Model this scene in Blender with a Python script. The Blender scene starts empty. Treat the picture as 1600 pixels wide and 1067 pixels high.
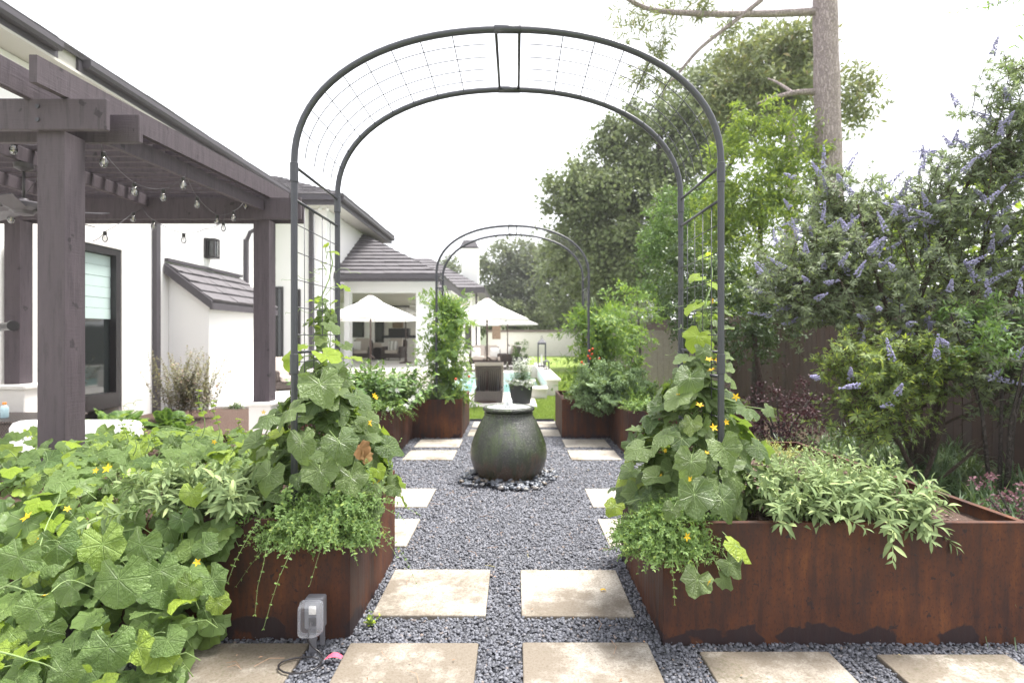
import bpy, math, random
import numpy as np
from mathutils import Vector, Matrix

R = math.radians
rng = np.random.default_rng(7)
random.seed(7)
scene = bpy.context.scene
COL = scene.collection

# ------------------------------------------------------------------ camera
F, H = 890.0, 1.52            # focal length in photo pixels, eye height
cam_d = bpy.data.cameras.new("camera")
cam = bpy.data.objects.new("camera", cam_d)
COL.objects.link(cam)
cam.location = (0, 0, H)
cam.rotation_euler = (R(90), 0, 0)
cam_d.sensor_width = 36
cam_d.lens = 36 * F / 1600
cam_d.shift_x = -5 / 1600
cam_d.shift_y = -6.5 / 1600
cam_d.clip_start = 0.05
cam_d.clip_end = 600
cam_d.dof.use_dof = True
cam_d.dof.focus_distance = 3.15
cam_d.dof.aperture_fstop = 2.2
scene.camera = cam

# ------------------------------------------------------------------ sky, sun, exposure
SUN_EL, SUN_ROT = 70, 60     # degrees
world = bpy.data.worlds.new("World")
scene.world = world
world.use_nodes = True
wn = world.node_tree
wn.nodes.clear()
sky = wn.nodes.new('ShaderNodeTexSky')
sky.sky_type = 'NISHITA'
sky.sun_disc = False
sky.sun_elevation = R(SUN_EL)
sky.sun_rotation = R(SUN_ROT)
sky.air_density = 1.0
sky.dust_density = 3.0
mixc = wn.nodes.new('ShaderNodeMix'); mixc.data_type = 'RGBA'
mixc.inputs[0].default_value = 0.80            # overcast: most of the dome is plain white cloud
mixc.inputs[7].default_value = (10.2, 10.2, 10.5, 1)
bg = wn.nodes.new('ShaderNodeBackground'); bg.inputs[1].default_value = 0.074
wo = wn.nodes.new('ShaderNodeOutputWorld')
wn.links.new(sky.outputs[0], mixc.inputs[6])
wn.links.new(mixc.outputs[2], bg.inputs[0])
wn.links.new(bg.outputs[0], wo.inputs[0])

sun_d = bpy.data.lights.new("sun", 'SUN')
sun = bpy.data.objects.new("sun", sun_d)
COL.objects.link(sun)
sun_d.energy = 3.6
sun_d.angle = R(20)
sun_d.color = (1.0, 0.97, 0.92)
el, ro = R(SUN_EL), R(SUN_ROT)
sdir = Vector((math.sin(ro) * math.cos(el), math.cos(ro) * math.cos(el), math.sin(el)))
sun.rotation_euler = sdir.to_track_quat('Z', 'Y').to_euler()

scene.view_settings.view_transform = 'Standard'
scene.view_settings.look = 'None'
scene.view_settings.exposure = 1.62
scene.view_settings.gamma = 1.0
scene.view_settings.use_curve_mapping = False
scene.cycles.use_denoising = True
scene.cycles.max_bounces = 6
scene.cycles.diffuse_bounces = 3
scene.cycles.glossy_bounces = 3
scene.cycles.transmission_bounces = 6
scene.cycles.transparent_max_bounces = 8
scene.cycles.caustics_reflective = False
scene.cycles.caustics_refractive = False

# ------------------------------------------------------------------ helpers
def P(px, py, Y, dz=0.0):
    """point of the place that the photograph shows at (px, py), at distance Y"""
    return Vector(((px - 805) * Y / F, Y, H - (py - 527) * Y / F + dz))

def world_org(o):
    v = Vector((0, 0, 0))
    while o is not None:
        v += o.location; o = o.parent
    return v

def tag(o, label=None, cat=None, group=None, kind=None):
    if label: o['label'] = label
    if cat: o['category'] = cat
    if group: o['group'] = group
    if kind: o['kind'] = kind
    return o

def thing(name, label, cat, loc=(0, 0, 0), group=None):
    o = bpy.data.objects.new(name, None)
    o.empty_display_size = 0.1
    COL.objects.link(o); o.location = loc
    return tag(o, label, cat, group)

class MB:
    """collects shapes in world coordinates, then becomes ONE mesh object"""
    def __init__(s):
        s.V = []; s.Fc = []; s.n = 0
    def add(s, vs, fs):
        b = s.n
        s.V.extend([tuple(v) for v in vs]); s.n += len(vs)
        s.Fc.extend([tuple(b + i for i in f) for f in fs])
        return s
    def box(s, x0, x1, y0, y1, z0, z1):
        vs = [(x0,y0,z0),(x1,y0,z0),(x1,y1,z0),(x0,y1,z0),(x0,y0,z1),(x1,y0,z1),(x1,y1,z1),(x0,y1,z1)]
        return s.add(vs, [(0,3,2,1),(4,5,6,7),(0,1,5,4),(1,2,6,5),(2,3,7,6),(3,0,4,7)])
    def hexa(s, vs):
        return s.add(vs, [(0,3,2,1),(4,5,6,7),(0,1,5,4),(1,2,6,5),(2,3,7,6),(3,0,4,7)])
    def rbox(s, x0, x1, y0, y1, z0, z1, r):
        """box with chamfered vertical and top edges"""
        r = min(r, (x1-x0)/2.01, (y1-y0)/2.01, (z1-z0)/2.01)
        def ring(z, k):
            a, b, c, d = x0+k, x1-k, y0+k, y1-k
            q = r
            return [(a+q,c,z),(b-q,c,z),(b,c+q,z),(b,d-q,z),(b-q,d,z),(a+q,d,z),(a,d-q,z),(a,c+q,z)]
        rings = [ring(z0, r*0.5), ring(z0+r, 0), ring(z1-r, 0), ring(z1-r*0.3, r*0.3), ring(z1, r)]
        vs = [v for rg in rings for v in rg]
        fs = [tuple(reversed(range(8)))]
        for i in range(4):
            for k in range(8):
                fs.append((i*8+k, i*8+(k+1)%8, (i+1)*8+(k+1)%8, (i+1)*8+k))
        fs.append(tuple(range(32, 40)))
        return s.add(vs, fs)
    def beam(s, p0, p1, w, h, up=(0,0,1)):
        p0, p1 = Vector(p0), Vector(p1)
        d = (p1-p0).normalized()
        side = d.cross(Vector(up)).normalized()*w/2
        u = side.cross(d).normalized()*h/2
        vs = [p0-side-u,p0+side-u,p1+side-u,p1-side-u,p0-side+u,p0+side+u,p1+side+u,p1-side+u]
        return s.hexa(vs)
    def tube(s, pts, rad, n=8, caps=True):
        pts = [Vector(p) for p in pts]
        if not hasattr(rad, '__len__'): rad = [rad]*len(pts)
        vs = []; prev = None
        for i, p in enumerate(pts):
            a = pts[max(i-1, 0)]; b = pts[min(i+1, len(pts)-1)]
            d = (b-a)
            d = d.normalized() if d.length > 1e-9 else Vector((0,0,1))
            if prev is None:
                ref = Vector((0,0,1)) if abs(d.z) < 0.9 else Vector((1,0,0))
                u = d.cross(ref).normalized()
            else:
                u = (prev - d*prev.dot(d))
                u = u.normalized() if u.length > 1e-6 else d.orthogonal().normalized()
            prev = u; v = d.cross(u)
            for k in range(n):
                t = 2*math.pi*k/n
                vs.append(p + (u*math.cos(t) + v*math.sin(t))*rad[i])
        fs = []
        for i in range(len(pts)-1):
            for k in range(n):
                fs.append((i*n+k, i*n+(k+1)%n, (i+1)*n+(k+1)%n, (i+1)*n+k))
        if caps:
            fs.append(tuple(reversed(range(n)))); fs.append(tuple((len(pts)-1)*n+k for k in range(n)))
        return s.add(vs, fs)
    def lathe(s, c, prof, n=24, caps=True, sx=1, sy=1):
        vs = []
        for (r, z) in prof:
            for k in range(n):
                t = 2*math.pi*k/n
                vs.append((c[0]+r*math.cos(t)*sx, c[1]+r*math.sin(t)*sy, c[2]+z))
        fs = []
        for i in range(len(prof)-1):
            for k in range(n):
                fs.append((i*n+k, i*n+(k+1)%n, (i+1)*n+(k+1)%n, (i+1)*n+k))
        if caps:
            fs.append(tuple(reversed(range(n)))); fs.append(tuple((len(prof)-1)*n+k for k in range(n)))
        return s.add(vs, fs)
    def grid(s, fn, nu, nv):
        vs = [fn(i/nu, j/nv) for j in range(nv+1) for i in range(nu+1)]
        fs = [(j*(nu+1)+i, j*(nu+1)+i+1, (j+1)*(nu+1)+i+1, (j+1)*(nu+1)+i) for j in range(nv) for i in range(nu)]
        return s.add(vs, fs)
    def build(s, name, mat, parent=None, smooth=False, kind=None, label=None):
        org = world_org(parent)
        me = bpy.data.meshes.new(name)
        vs = s.V
        if parent is not None and org.length > 0:
            vs = [(v[0]-org.x, v[1]-org.y, v[2]-org.z) for v in vs]
        me.from_pydata(vs, [], s.Fc)
        me.materials.append(mat)
        if smooth:
            me.polygons.foreach_set('use_smooth', [True]*len(me.polygons))
            if smooth != 'all':
                me.set_sharp_from_angle(angle=R(40))
        me.update()
        o = bpy.data.objects.new(name, me)
        COL.objects.link(o)
        if parent is not None: o.parent = parent
        if kind: o['kind'] = kind
        if label: o['label'] = label
        return o

def np_mesh(name, V, T, mat, uv=None, smooth=True):
    """V (n,3), T (m,3) triangles"""
    me = bpy.data.meshes.new(name)
    me.vertices.add(len(V)); me.vertices.foreach_set('co', np.asarray(V, np.float32).ravel())
    m = len(T)
    me.loops.add(m*3); me.loops.foreach_set('vertex_index', np.asarray(T, np.int32).ravel())
    me.polygons.add(m)
    me.polygons.foreach_set('loop_start', np.arange(0, m*3, 3, dtype=np.int32))
    if smooth: me.polygons.foreach_set('use_smooth', np.ones(m, bool))
    if uv is not None:
        l = me.uv_layers.new(name='UVMap')
        l.data.foreach_set('uv', np.asarray(uv, np.float32)[np.asarray(T).ravel()].ravel())
    me.update(calc_edges=True)
    me.materials.append(mat)
    return me

def frames(D, N):
    D = D/np.linalg.norm(D, axis=1, keepdims=True)
    N = N - D*np.sum(N*D, axis=1, keepdims=True)
    ln = np.linalg.norm(N, axis=1, keepdims=True)
    bad = ln[:, 0] < 1e-5
    N[bad] = np.cross(D[bad], [0.3, 0.5, 0.81]); ln = np.linalg.norm(N, axis=1, keepdims=True)
    N = N/ln
    X = np.cross(D, N)
    return X, D, N

def scatter(tpl, pos, D, N, size):
    """merge copies of template (V,T,uv) at pos, y axis along D, z along N"""
    tv, tt, tuv = tpl
    X, D, N = frames(np.asarray(D, float), np.asarray(N, float))
    size = np.broadcast_to(np.asarray(size, float), (len(pos),))
    W = (tv[None, :, 0:1]*X[:, None, :] + tv[None, :, 1:2]*D[:, None, :] + tv[None, :, 2:3]*N[:, None, :])
    W = W*size[:, None, None] + np.asarray(pos)[:, None, :]
    k = len(tv)
    T = tt[None]+(np.arange(len(pos))*k)[:, None, None]
    return W.reshape(-1, 3), T.reshape(-1, 3), np.tile(tuv, (len(pos), 1))

def cat_meshes(parts):
    Vs, Ts, Us = [], [], []; b = 0
    for (v, t, u) in parts:
        Vs.append(v); Ts.append(t+b); Us.append(u); b += len(v)
    return np.concatenate(Vs), np.concatenate(Ts), np.concatenate(Us)

def np_obj(name, parts, mat, parent=None, kind='stuff', smooth=True, label=None):
    V, T, U = cat_meshes(parts) if isinstance(parts, list) else parts
    org = world_org(parent)
    V = V - np.array(org)
    me = np_mesh(name, V, T, mat, U, smooth)
    o = bpy.data.objects.new(name, me); COL.objects.link(o)
    if parent is not None: o.parent = parent
    if kind: o['kind'] = kind
    if label: o['label'] = label
    return o

def leaf_objs(parent, name, meshes, pos, D, N, size):
    """one object per leaf, sharing mesh data"""
    org = np.array(world_org(parent))
    X, D, N = frames(np.asarray(D, float), np.asarray(N, float))
    for i in range(len(pos)):
        o = bpy.data.objects.new(name, meshes[i % len(meshes)])
        s = float(size[i]); p = pos[i]-org
        m = Matrix(((X[i][0]*s, D[i][0]*s, N[i][0]*s, p[0]), (X[i][1]*s, D[i][1]*s, N[i][1]*s, p[1]),
                    (X[i][2]*s, D[i][2]*s, N[i][2]*s, p[2]), (0, 0, 0, 1)))
        COL.objects.link(o); o.parent = parent
        o.matrix_local = m

# ------------------------------------------------------------------ materials
class NT:
    def __init__(s, name):
        s.m = bpy.data.materials.new(name); s.m.use_nodes = True
        s.t = s.m.node_tree; s.t.nodes.clear()
        s.out = s.t.nodes.new('ShaderNodeOutputMaterial')
        s._tc = None
    def n(s, typ, **kw):
        x = s.t.nodes.new(typ)
        for k, v in kw.items(): setattr(x, k, v)
        return x
    def L(s, a, b): s.t.links.new(a, b)
    def val(s, x, inp):
        if isinstance(x, (int, float)): inp.default_value = x
        elif isinstance(x, (tuple, list)):
            inp.default_value = tuple(x) if len(x) != 3 or inp.type != 'RGBA' else (*x, 1)
        else: s.L(x, inp)
    def tc(s, which='Object'):
        if s._tc is None: s._tc = s.n('ShaderNodeTexCoord')
        return s._tc.outputs[which]
    def pos(s):
        return s.n('ShaderNodeNewGeometry').outputs['Position']
    def map(s, v, scale=(1,1,1), loc=(0,0,0), rot=(0,0,0)):
        m = s.n('ShaderNodeMapping'); s.L(v, m.inputs[0])
        m.inputs['Scale'].default_value = scale; m.inputs['Location'].default_value = loc; m.inputs['Rotation'].default_value = rot
        return m.outputs[0]
    def noise(s, v, scale=5, detail=4, rough=0.55, col=False):
        x = s.n('ShaderNodeTexNoise'); s.L(v, x.inputs['Vector'])
        x.inputs['Scale'].default_value = scale; x.inputs['Detail'].default_value = detail; x.inputs['Roughness'].default_value = rough
        return x.outputs['Color' if col else 'Fac']
    def vor(s, v, scale=5, feature='F1', out='Distance'):
        x = s.n('ShaderNodeTexVoronoi', feature=feature); s.L(v, x.inputs['Vector']); x.inputs['Scale'].default_value = scale
        return x.outputs[out]
    def math(s, op, a, b=0.0, c=0.0, clamp=False):
        x = s.n('ShaderNodeMath', operation=op, use_clamp=clamp)
        s.val(a, x.inputs[0]); s.val(b, x.inputs[1])
        if op in ('MULTIPLY_ADD', 'SMOOTH_MIN'): s.val(c, x.inputs[2])
        return x.outputs[0]
    def step(s, v, a, b, c=0.0, d=1.0):
        x = s.n('ShaderNodeMapRange', interpolation_type='SMOOTHSTEP'); s.val(v, x.inputs[0])
        x.inputs[1].default_value = a; x.inputs[2].default_value = b; x.inputs[3].default_value = c; x.inputs[4].default_value = d
        return x.outputs[0]
    def mix(s, f, a, b, mode='MIX'):
        x = s.n('ShaderNodeMix', data_type='RGBA', blend_type=mode)
        s.val(f, x.inputs[0]); s.val(a, x.inputs[6]); s.val(b, x.inputs[7])
        return x.outputs[2]
    def ramp(s, v, stops):
        x = s.n('ShaderNodeValToRGB'); s.L(v, x.inputs[0]); e = x.color_ramp.elements
        while len(e) < len(stops): e.new(0.5)
        for i, (p, c) in enumerate(stops): e[i].position = p; e[i].color = (*c, 1)
        return x.outputs[0]
    def bump(s, h, strength=0.3, dist=0.01, normal=None):
        x = s.n('ShaderNodeBump'); s.L(h, x.inputs['Height']); x.inputs['Strength'].default_value = strength; x.inputs['Distance'].default_value = dist
        if normal is not None: s.L(normal, x.inputs['Normal'])
        return x.outputs[0]
    def bsdf(s, col, rough=0.6, metal=0.0, spec=0.5, normal=None, **kw):
        b = s.n('ShaderNodeBsdfPrincipled')
        s.val(col, b.inputs['Base Color']); s.val(rough, b.inputs['Roughness']); s.val(metal, b.inputs['Metallic'])
        s.val(spec, b.inputs['Specular IOR Level'])
        if normal is not None: s.L(normal, b.inputs['Normal'])
        for k, v in kw.items(): s.val(v, b.inputs[k.replace('_', ' ')])
        return b.outputs[0]
    def end(s, sh): s.L(sh, s.out.inputs[0]); return s.m

def mat_simple(name, col, rough=0.6, var=0.12, scale=8, bump=0.0, metal=0.0, spec=0.5):
    t = NT(name); v = t.pos()
    n = t.noise(v, scale, 5)
    lo = tuple(c*(1-var) for c in col); hi = tuple(min(c*(1+var), 1) for c in col)
    c = t.mix(n, lo, hi)
    nm = t.bump(t.noise(v, scale*12, 3), bump, 0.004) if bump else None
    return t.end(t.bsdf(c, rough, metal, spec, nm))

def mat_leaf(name, dark, light, young=None, trans=0.35, rough=0.5, veins=False, tcol=None, spec=0.4, under=None, vein_w=0.62, patch=0.0, young_share=0.12):
    t = NT(name)
    g = t.n('ShaderNodeNewGeometry'); oi = t.n('ShaderNodeObjectInfo')
    r = t.math('FRACT', t.math('ADD', g.outputs['Random Per Island'], oi.outputs['Random']))
    c = t.mix(r, dark, light)
    pn = t.noise(g.outputs['Position'], 3.0, 3)
    c = t.mix(t.step(pn, 0.35, 0.7), c, t.mix(0.5, c, light))
    if young is not None:
        r2 = t.math('FRACT', t.math('MULTIPLY', r, 7.31))
        c = t.mix(t.step(r2, 1-young_share, 1.0-young_share*0.3), c, young)
    nm = None
    if veins:
        uv = t.tc('UV')
        sp = t.n('ShaderNodeSeparateXYZ'); t.L(uv, sp.inputs[0])
        x = t.math('MULTIPLY_ADD', sp.outputs[0], 2.0, -1.0); y = t.math('MULTIPLY_ADD', sp.outputs[1], 2.0, -1.0)
        rr = t.math('SQRT', t.math('ADD', t.math('MULTIPLY', x, x), t.math('MULTIPLY', y, y)))
        ph = t.math('ARCTAN2', x, y)
        a = t.math('ABSOLUTE', t.math('SUBTRACT', t.math('FRACT', t.math('ADD', t.math('DIVIDE', ph, vein_w), 0.5)), 0.5))
        d = t.math('MULTIPLY', t.math('MULTIPLY', a, vein_w), rr)
        m1 = t.step(d, 0.006, 0.028, 1.0, 0.0)
        q = t.math('SUBTRACT', rr, t.math('MULTIPLY', a, 1.5))
        s2 = t.math('ABSOLUTE', t.math('SUBTRACT', t.math('FRACT', t.math('MULTIPLY', q, 6.5)), 0.5))
        m2 = t.step(s2, 0.03, 0.16, 1.0, 0.0)
        vm = t.math('MAXIMUM', m1, t.math('MULTIPLY', m2, 0.30))
        c = t.mix(t.math('MULTIPLY', vm, 0.42), c, tuple(min(1, k*1.7+0.03) for k in light))
        hn = t.math('SUBTRACT', t.math('MULTIPLY', t.noise(t.tc('Object'), 9, 2), 0.5), t.math('MULTIPLY', vm, 0.7))
        nm = t.bump(hn, 0.8, 0.035)
        # wrinkled surface between the veins, and a few brown spots
        if patch:
            pz = t.noise(g.outputs['Position'], 26, 4)
            c = t.mix(t.step(pz, 0.70, 0.76, 0, patch), c, (0.30, 0.22, 0.10))
    if under is not None:
        c = t.mix(g.outputs['Backfacing'], c, under)
    b = t.bsdf(c, rough, 0, spec, nm)
    tr = t.n('ShaderNodeBsdfTranslucent')
    tc_ = tcol if tcol is not None else tuple(min(1, k) for k in (light[0]*2.2+0.03, light[1]*2.2, light[2]*1.0))
    t.L(t.mix(0.5, c, tc_), tr.inputs[0])
    ms = t.n('ShaderNodeMixShader'); ms.inputs[0].default_value = trans
    t.L(b, ms.inputs[1]); t.L(tr.outputs[0], ms.inputs[2])
    return t.end(ms.outputs[0])

def mat_corten():
    t = NT('weathered corten steel'); v = t.pos()
    big = t.noise(v, 1.6, 5, 0.6)
    streak = t.noise(t.map(v, (22, 22, 2.2)), 1.0, 6, 0.65)
    fine = t.noise(t.map(v, (90, 90, 45)), 1.0, 4, 0.7)
    f = t.math('ADD', t.math('MULTIPLY', big, 0.6), t.math('MULTIPLY', streak, 0.45))
    c = t.ramp(f, [(0.34, (0.021, 0.010, 0.009)), (0.47, (0.046, 0.018, 0.012)), (0.58, (0.090, 0.031, 0.014)), (0.72, (0.165, 0.060, 0.021))])
    c = t.mix(t.step(fine, 0.50, 0.68, 0, 0.65), c, (0.020, 0.013, 0.013))
    # peeled dark patina near the foot, with its own ragged outline
    sp = t.n('ShaderNodeSeparateXYZ'); t.L(v, sp.inputs[0])
    edge = t.math('ADD', t.math('MULTIPLY', t.noise(t.map(v, (1, 1, 0.6)), 2.2, 5, 0.6), 0.34), -0.098)
    low = t.step(t.math('SUBTRACT', sp.outputs[2], edge), 0.0, 0.012, 1.0, 0.0)
    blot = t.step(t.noise(v, 4.5, 3, 0.5), 0.50, 0.53)
    spots = t.math('MULTIPLY', t.step(t.noise(v, 17, 4, 0.6), 0.64, 0.67), 0.85)
    dk = t.math('MAXIMUM', t.math('MULTIPLY', t.math('MULTIPLY', low, blot), 0.9), spots)
    c = t.mix(dk, c, (0.022, 0.014, 0.016))
    nm = t.bump(t.math('ADD', fine, t.math('MULTIPLY', dk, 0.5)), 0.35, 0.003)
    return t.end(t.bsdf(c, t.step(streak, 0.3, 0.7, 0.55, 0.8), 0.0, 0.35, nm))

def mat_paver():
    t = NT('limestone paver'); v = t.pos(); oi = t.n('ShaderNodeObjectInfo')
    v2 = t.n('ShaderNodeVectorMath', operation='ADD'); t.L(v, v2.inputs[0]); 
    off = t.n('ShaderNodeCombineXYZ'); t.L(t.math('MULTIPLY', oi.outputs['Random'], 30), off.inputs[0]); t.L(off.outputs[0], v2.inputs[1])
    v2 = v2.outputs[0]
    base = t.mix(t.noise(v2, 3, 5, 0.6), (0.33, 0.30, 0.255), (0.45, 0.415, 0.365))
    sp = t.n('ShaderNodeSeparateXYZ'); t.L(v, sp.inputs[0])
    # dirt and algae: heavier on the stones nearest the viewer
    near = t.step(sp.outputs[1], 2.5, 3.9, 1.0, 0.0)
    dn = t.noise(v2, 2.1, 6, 0.65)
    dirt = t.step(t.math('ADD', t.math('ADD', t.math('MULTIPLY', dn, 0.75), t.math('MULTIPLY', t.noise(v2, 14, 5, 0.7), 0.27)), t.math('MULTIPLY', near, 0.13)), 0.49, 0.66)
    c = t.mix(t.math('MULTIPLY', dirt, 0.75), base, (0.115, 0.088, 0.060))
    gr = t.noise(v, 85, 5, 0.85)
    c = t.mix(t.step(gr, 0.48, 0.60, 0, 0.6), c, (0.115, 0.09, 0.065))
    mo = t.step(t.math('MULTIPLY', t.noise(v2, 1.4, 4), t.noise(v, 60, 3)), 0.30, 0.40, 0, 0.5)
    c = t.mix(mo, c, (0.10, 0.095, 0.055))
    pits = t.vor(v, 85)
    nm = t.bump(t.math('ADD', gr, t.step(pits, 0.0, 0.25)), 0.28, 0.004)
    return t.end(t.bsdf(c, 0.75, 0, 0.3, nm))

def mat_gravel(name='slate chips', k=1.0):
    t = NT(name); g = t.n('ShaderNodeNewGeometry')
    r = g.outputs['Random Per Island']
    c = t.ramp(r, [(0.0, (0.038, 0.040, 0.050)), (0.35, (0.070, 0.074, 0.091)), (0.7, (0.112, 0.117, 0.140)), (0.95, (0.17, 0.175, 0.20)), (1.0, (0.20, 0.15, 0.12))])
    n = t.noise(g.outputs['Position'], 160, 4)
    c = t.mix(t.math('MULTIPLY', n, 0.4), c, (0.17, 0.17, 0.19))
    nm = t.bump(n, 0.3, 0.002)
    return t.end(t.bsdf(c, 0.55, 0, 0.5, nm))

def mat_wood_paint(name, lo, hi):
    t = NT(name); v = t.pos(); o = t.tc('Object')
    g1 = t.noise(t.map(v, (14, 14, 1.6)), 1.5, 6, 0.7)
    rough_saw = t.noise(t.map(v, (8, 8, 90)), 1.0, 3, 0.6)
    c = t.mix(g1, lo, hi)
    c = t.mix(t.step(t.noise(t.map(v, (30, 30, 3)), 1.0, 4, 0.7), 0.52, 0.62, 0, 0.35), c, tuple(x*0.6 for x in lo))
    kn = t.step(t.noise(v, 7, 3), 0.66, 0.70, 0, 0.7)
    c = t.mix(kn, c, tuple(x*0.5 for x in lo))
    nm = t.bump(t.math('ADD', g1, t.math('MULTIPLY', rough_saw, 0.5)), 0.6, 0.009)
    return t.end(t.bsdf(c, 0.7, 0, 0.35, nm))

def mat_fence():
    t = NT('weathered cedar fence board'); v = t.pos(); oi = t.n('ShaderNodeObjectInfo'); g = t.n('ShaderNodeNewGeometry')
    g1 = t.noise(t.map(v, (40, 40, 2.0)), 1.5, 6, 0.7)
    r = t.math('FRACT', t.math('ADD', oi.outputs['Random'], g.outputs['Random Per Island']))
    c = t.mix(g1, (0.042, 0.030, 0.027), (0.135, 0.105, 0.097))
    c = t.mix(t.math('MULTIPLY', r, 0.8), c, (0.085, 0.055, 0.045))
    c = t.mix(t.step(t.noise(v, 2.5, 4), 0.5, 0.75, 0, 0.5), c, (0.05, 0.04, 0.036))
    nm = t.bump(g1, 0.5, 0.005)
    return t.end(t.bsdf(c, 0.85, 0, 0.2, nm))

def mat_bark(name, lo, hi, sc=(9, 9, 2.2)):
    t = NT(name); v = t.pos()
    vv = t.map(v, sc)
    dn = t.n('ShaderNodeVectorMath', operation='ADD'); t.L(vv, dn.inputs[0]); t.L(t.noise(v, 12, 3, 0.6, True), dn.inputs[1])
    d = t.vor(dn.outputs[0], 2.6, 'DISTANCE_TO_EDGE', 'Distance')
    n = t.noise(vv, 4, 6, 0.75)
    c = t.mix(n, lo, hi)
    c = t.mix(t.step(d, 0.0, 0.16, 0.55, 0.0), c, tuple(x*0.6 for x in lo))
    nm = t.bump(t.math('ADD', t.step(d, 0.0, 0.2), n), 0.8, 0.03)
    return t.end(t.bsdf(c, 0.9, 0, 0.15, nm))

def mat_wicker(name, lo, hi, sc=34):
    t = NT(name); v = t.pos()
    sp = t.n('ShaderNodeSeparateXYZ'); t.L(v, sp.inputs[0])
    h = t.math('ADD', sp.outputs[0], sp.outputs[1])
    row = t.math('MULTIPLY', sp.outputs[2], sc*1.6)
    par = t.math('MULTIPLY', t.math('FLOOR', t.math('MULTIPLY', row, 1.0)), 0.5)
    a = t.math('SINE', t.math('MULTIPLY', t.math('ADD', t.math('MULTIPLY', h, sc), par), 6.283))
    b = t.math('ABSOLUTE', t.math('SINE', t.math('MULTIPLY', row, 3.1416)))
    w = t.math('MULTIPLY', t.math('MULTIPLY_ADD', a, 0.5, 0.5), b)
    c = t.mix(t.step(w, 0.05, 0.6), lo, hi)
    nm = t.bump(w, 0.9, 0.008)
    return t.end(t.bsdf(c, 0.5, 0, 0.4, nm))

M = {}
M['corten'] = mat_corten()
M['paver'] = mat_paver()
M['chips'] = mat_gravel()
M['metal'] = mat_simple('dark grey powder coated steel', (0.044, 0.044, 0.055), 0.35, 0.15, 30, 0.08, 0.0, 0.5)
M['perg'] = mat_wood_paint('dark taupe painted rough sawn timber', (0.044, 0.035, 0.042), (0.098, 0.077, 0.089))
M['stucco'] = mat_simple('white stucco', (0.84, 0.83, 0.82), 0.85, 0.02, 1.5, 0.25, 0, 0.2)
M['soffit'] = mat_simple('painted soffit', (0.50, 0.48, 0.44), 0.7, 0.05, 2)
M['trim_stone'] = mat_simple('pale limestone trim', (0.72, 0.69, 0.66), 0.8, 0.06, 4, 0.15)
M['trim'] = mat_simple('charcoal metal trim', (0.062, 0.055, 0.064), 0.5, 0.1, 6)
M['frame'] = mat_simple('black brown door frame', (0.022, 0.019, 0.021), 0.35, 0.1, 6)
M['roof'] = mat_simple('brown grey concrete roof tile', (0.118, 0.110, 0.118), 0.8, 0.3, 5, 0.3, 0, 0.3)
M['white_stone'] = mat_simple('pale travertine coping', (0.72, 0.69, 0.64), 0.7, 0.06, 5, 0.15)
M['deck'] = mat_simple('pale travertine deck', (0.66, 0.63, 0.60), 0.75, 0.08, 2.5, 0.1)
M['fabric'] = mat_simple('white canopy cloth', (0.82, 0.81, 0.79), 0.9, 0.02, 3)
M['cushion'] = mat_simple('pale taupe cushion cloth', (0.50, 0.44, 0.40), 0.9, 0.06, 20, 0.2)
M['cushion_white'] = mat_simple('white cushion cloth', (0.78, 0.77, 0.76), 0.9, 0.04, 20, 0.2)
M['pole'] = mat_simple('brown bronze pole', (0.060, 0.034, 0.028), 0.4, 0.1, 10)
M['wicker'] = mat_wicker('dark brown wicker', (0.014, 0.010, 0.009), (0.14, 0.105, 0.095))
M['wicker_grey'] = mat_wicker('grey brown wicker', (0.03, 0.024, 0.022), (0.30, 0.26, 0.24), 22)
M['charcoal_pot'] = mat_simple('charcoal resin pot', (0.020, 0.022, 0.027), 0.6, 0.12, 4, 0.1)
M['fence'] = mat_fence()
M['bark_pine'] = mat_bark('grey pine bark', (0.28, 0.225, 0.22), (0.54, 0.46, 0.45))
M['bark'] = mat_bark('brown branch bark', (0.075, 0.055, 0.045), (0.20, 0.155, 0.125), (30, 30, 12))
M['bark_dark'] = mat_bark('dark trunk bark', (0.05, 0.042, 0.038), (0.13, 0.11, 0.10), (12, 12, 4))
M['stem'] = mat_simple('pale green stem', (0.19, 0.27, 0.09), 0.5, 0.25, 9)
M['stem_dark'] = mat_simple('olive green stem', (0.10, 0.15, 0.055), 0.6, 0.25, 9)
M['yellow'] = mat_leaf('yellow blossom petal', (0.80, 0.46, 0.01), (0.90, 0.58, 0.02), None, 0.3, 0.6, tcol=(0.9, 0.6, 0.03))
M['white_petal'] = mat_leaf('white petal', (0.75, 0.76, 0.72), (0.85, 0.85, 0.83), None, 0.3, 0.6, tcol=(0.8, 0.8, 0.75))
M['purple'] = mat_leaf('lilac blue floret', (0.32, 0.30, 0.50), (0.50, 0.48, 0.68), None, 0.25, 0.7, tcol=(0.45, 0.4, 0.75))
M['cuke'] = mat_leaf('cucumber leaf', (0.058, 0.108, 0.036), (0.200, 0.275, 0.095), (0.34, 0.44, 0.05), 0.30, 0.36, True, (0.42, 0.62, 0.04), 0.6, patch=0.35, young_share=0.10)
M['melon'] = mat_leaf('melon leaf', (0.068, 0.128, 0.036), (0.190, 0.285, 0.085), (0.33, 0.45, 0.07), 0.32, 0.45, True, (0.42, 0.60, 0.05), 0.45, vein_w=0.80, patch=0.2, young_share=0.24)
M['young'] = mat_leaf('bright young leaf', (0.26, 0.40, 0.04), (0.40, 0.54, 0.07), None, 0.45, 0.45, True, (0.55, 0.70, 0.05))
M['sage'] = mat_leaf('pale sage leaf', (0.125, 0.185, 0.080), (0.255, 0.325, 0.150), (0.42, 0.50, 0.22), 0.22, 0.75, False, (0.45, 0.55, 0.2), 0.2)
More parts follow.
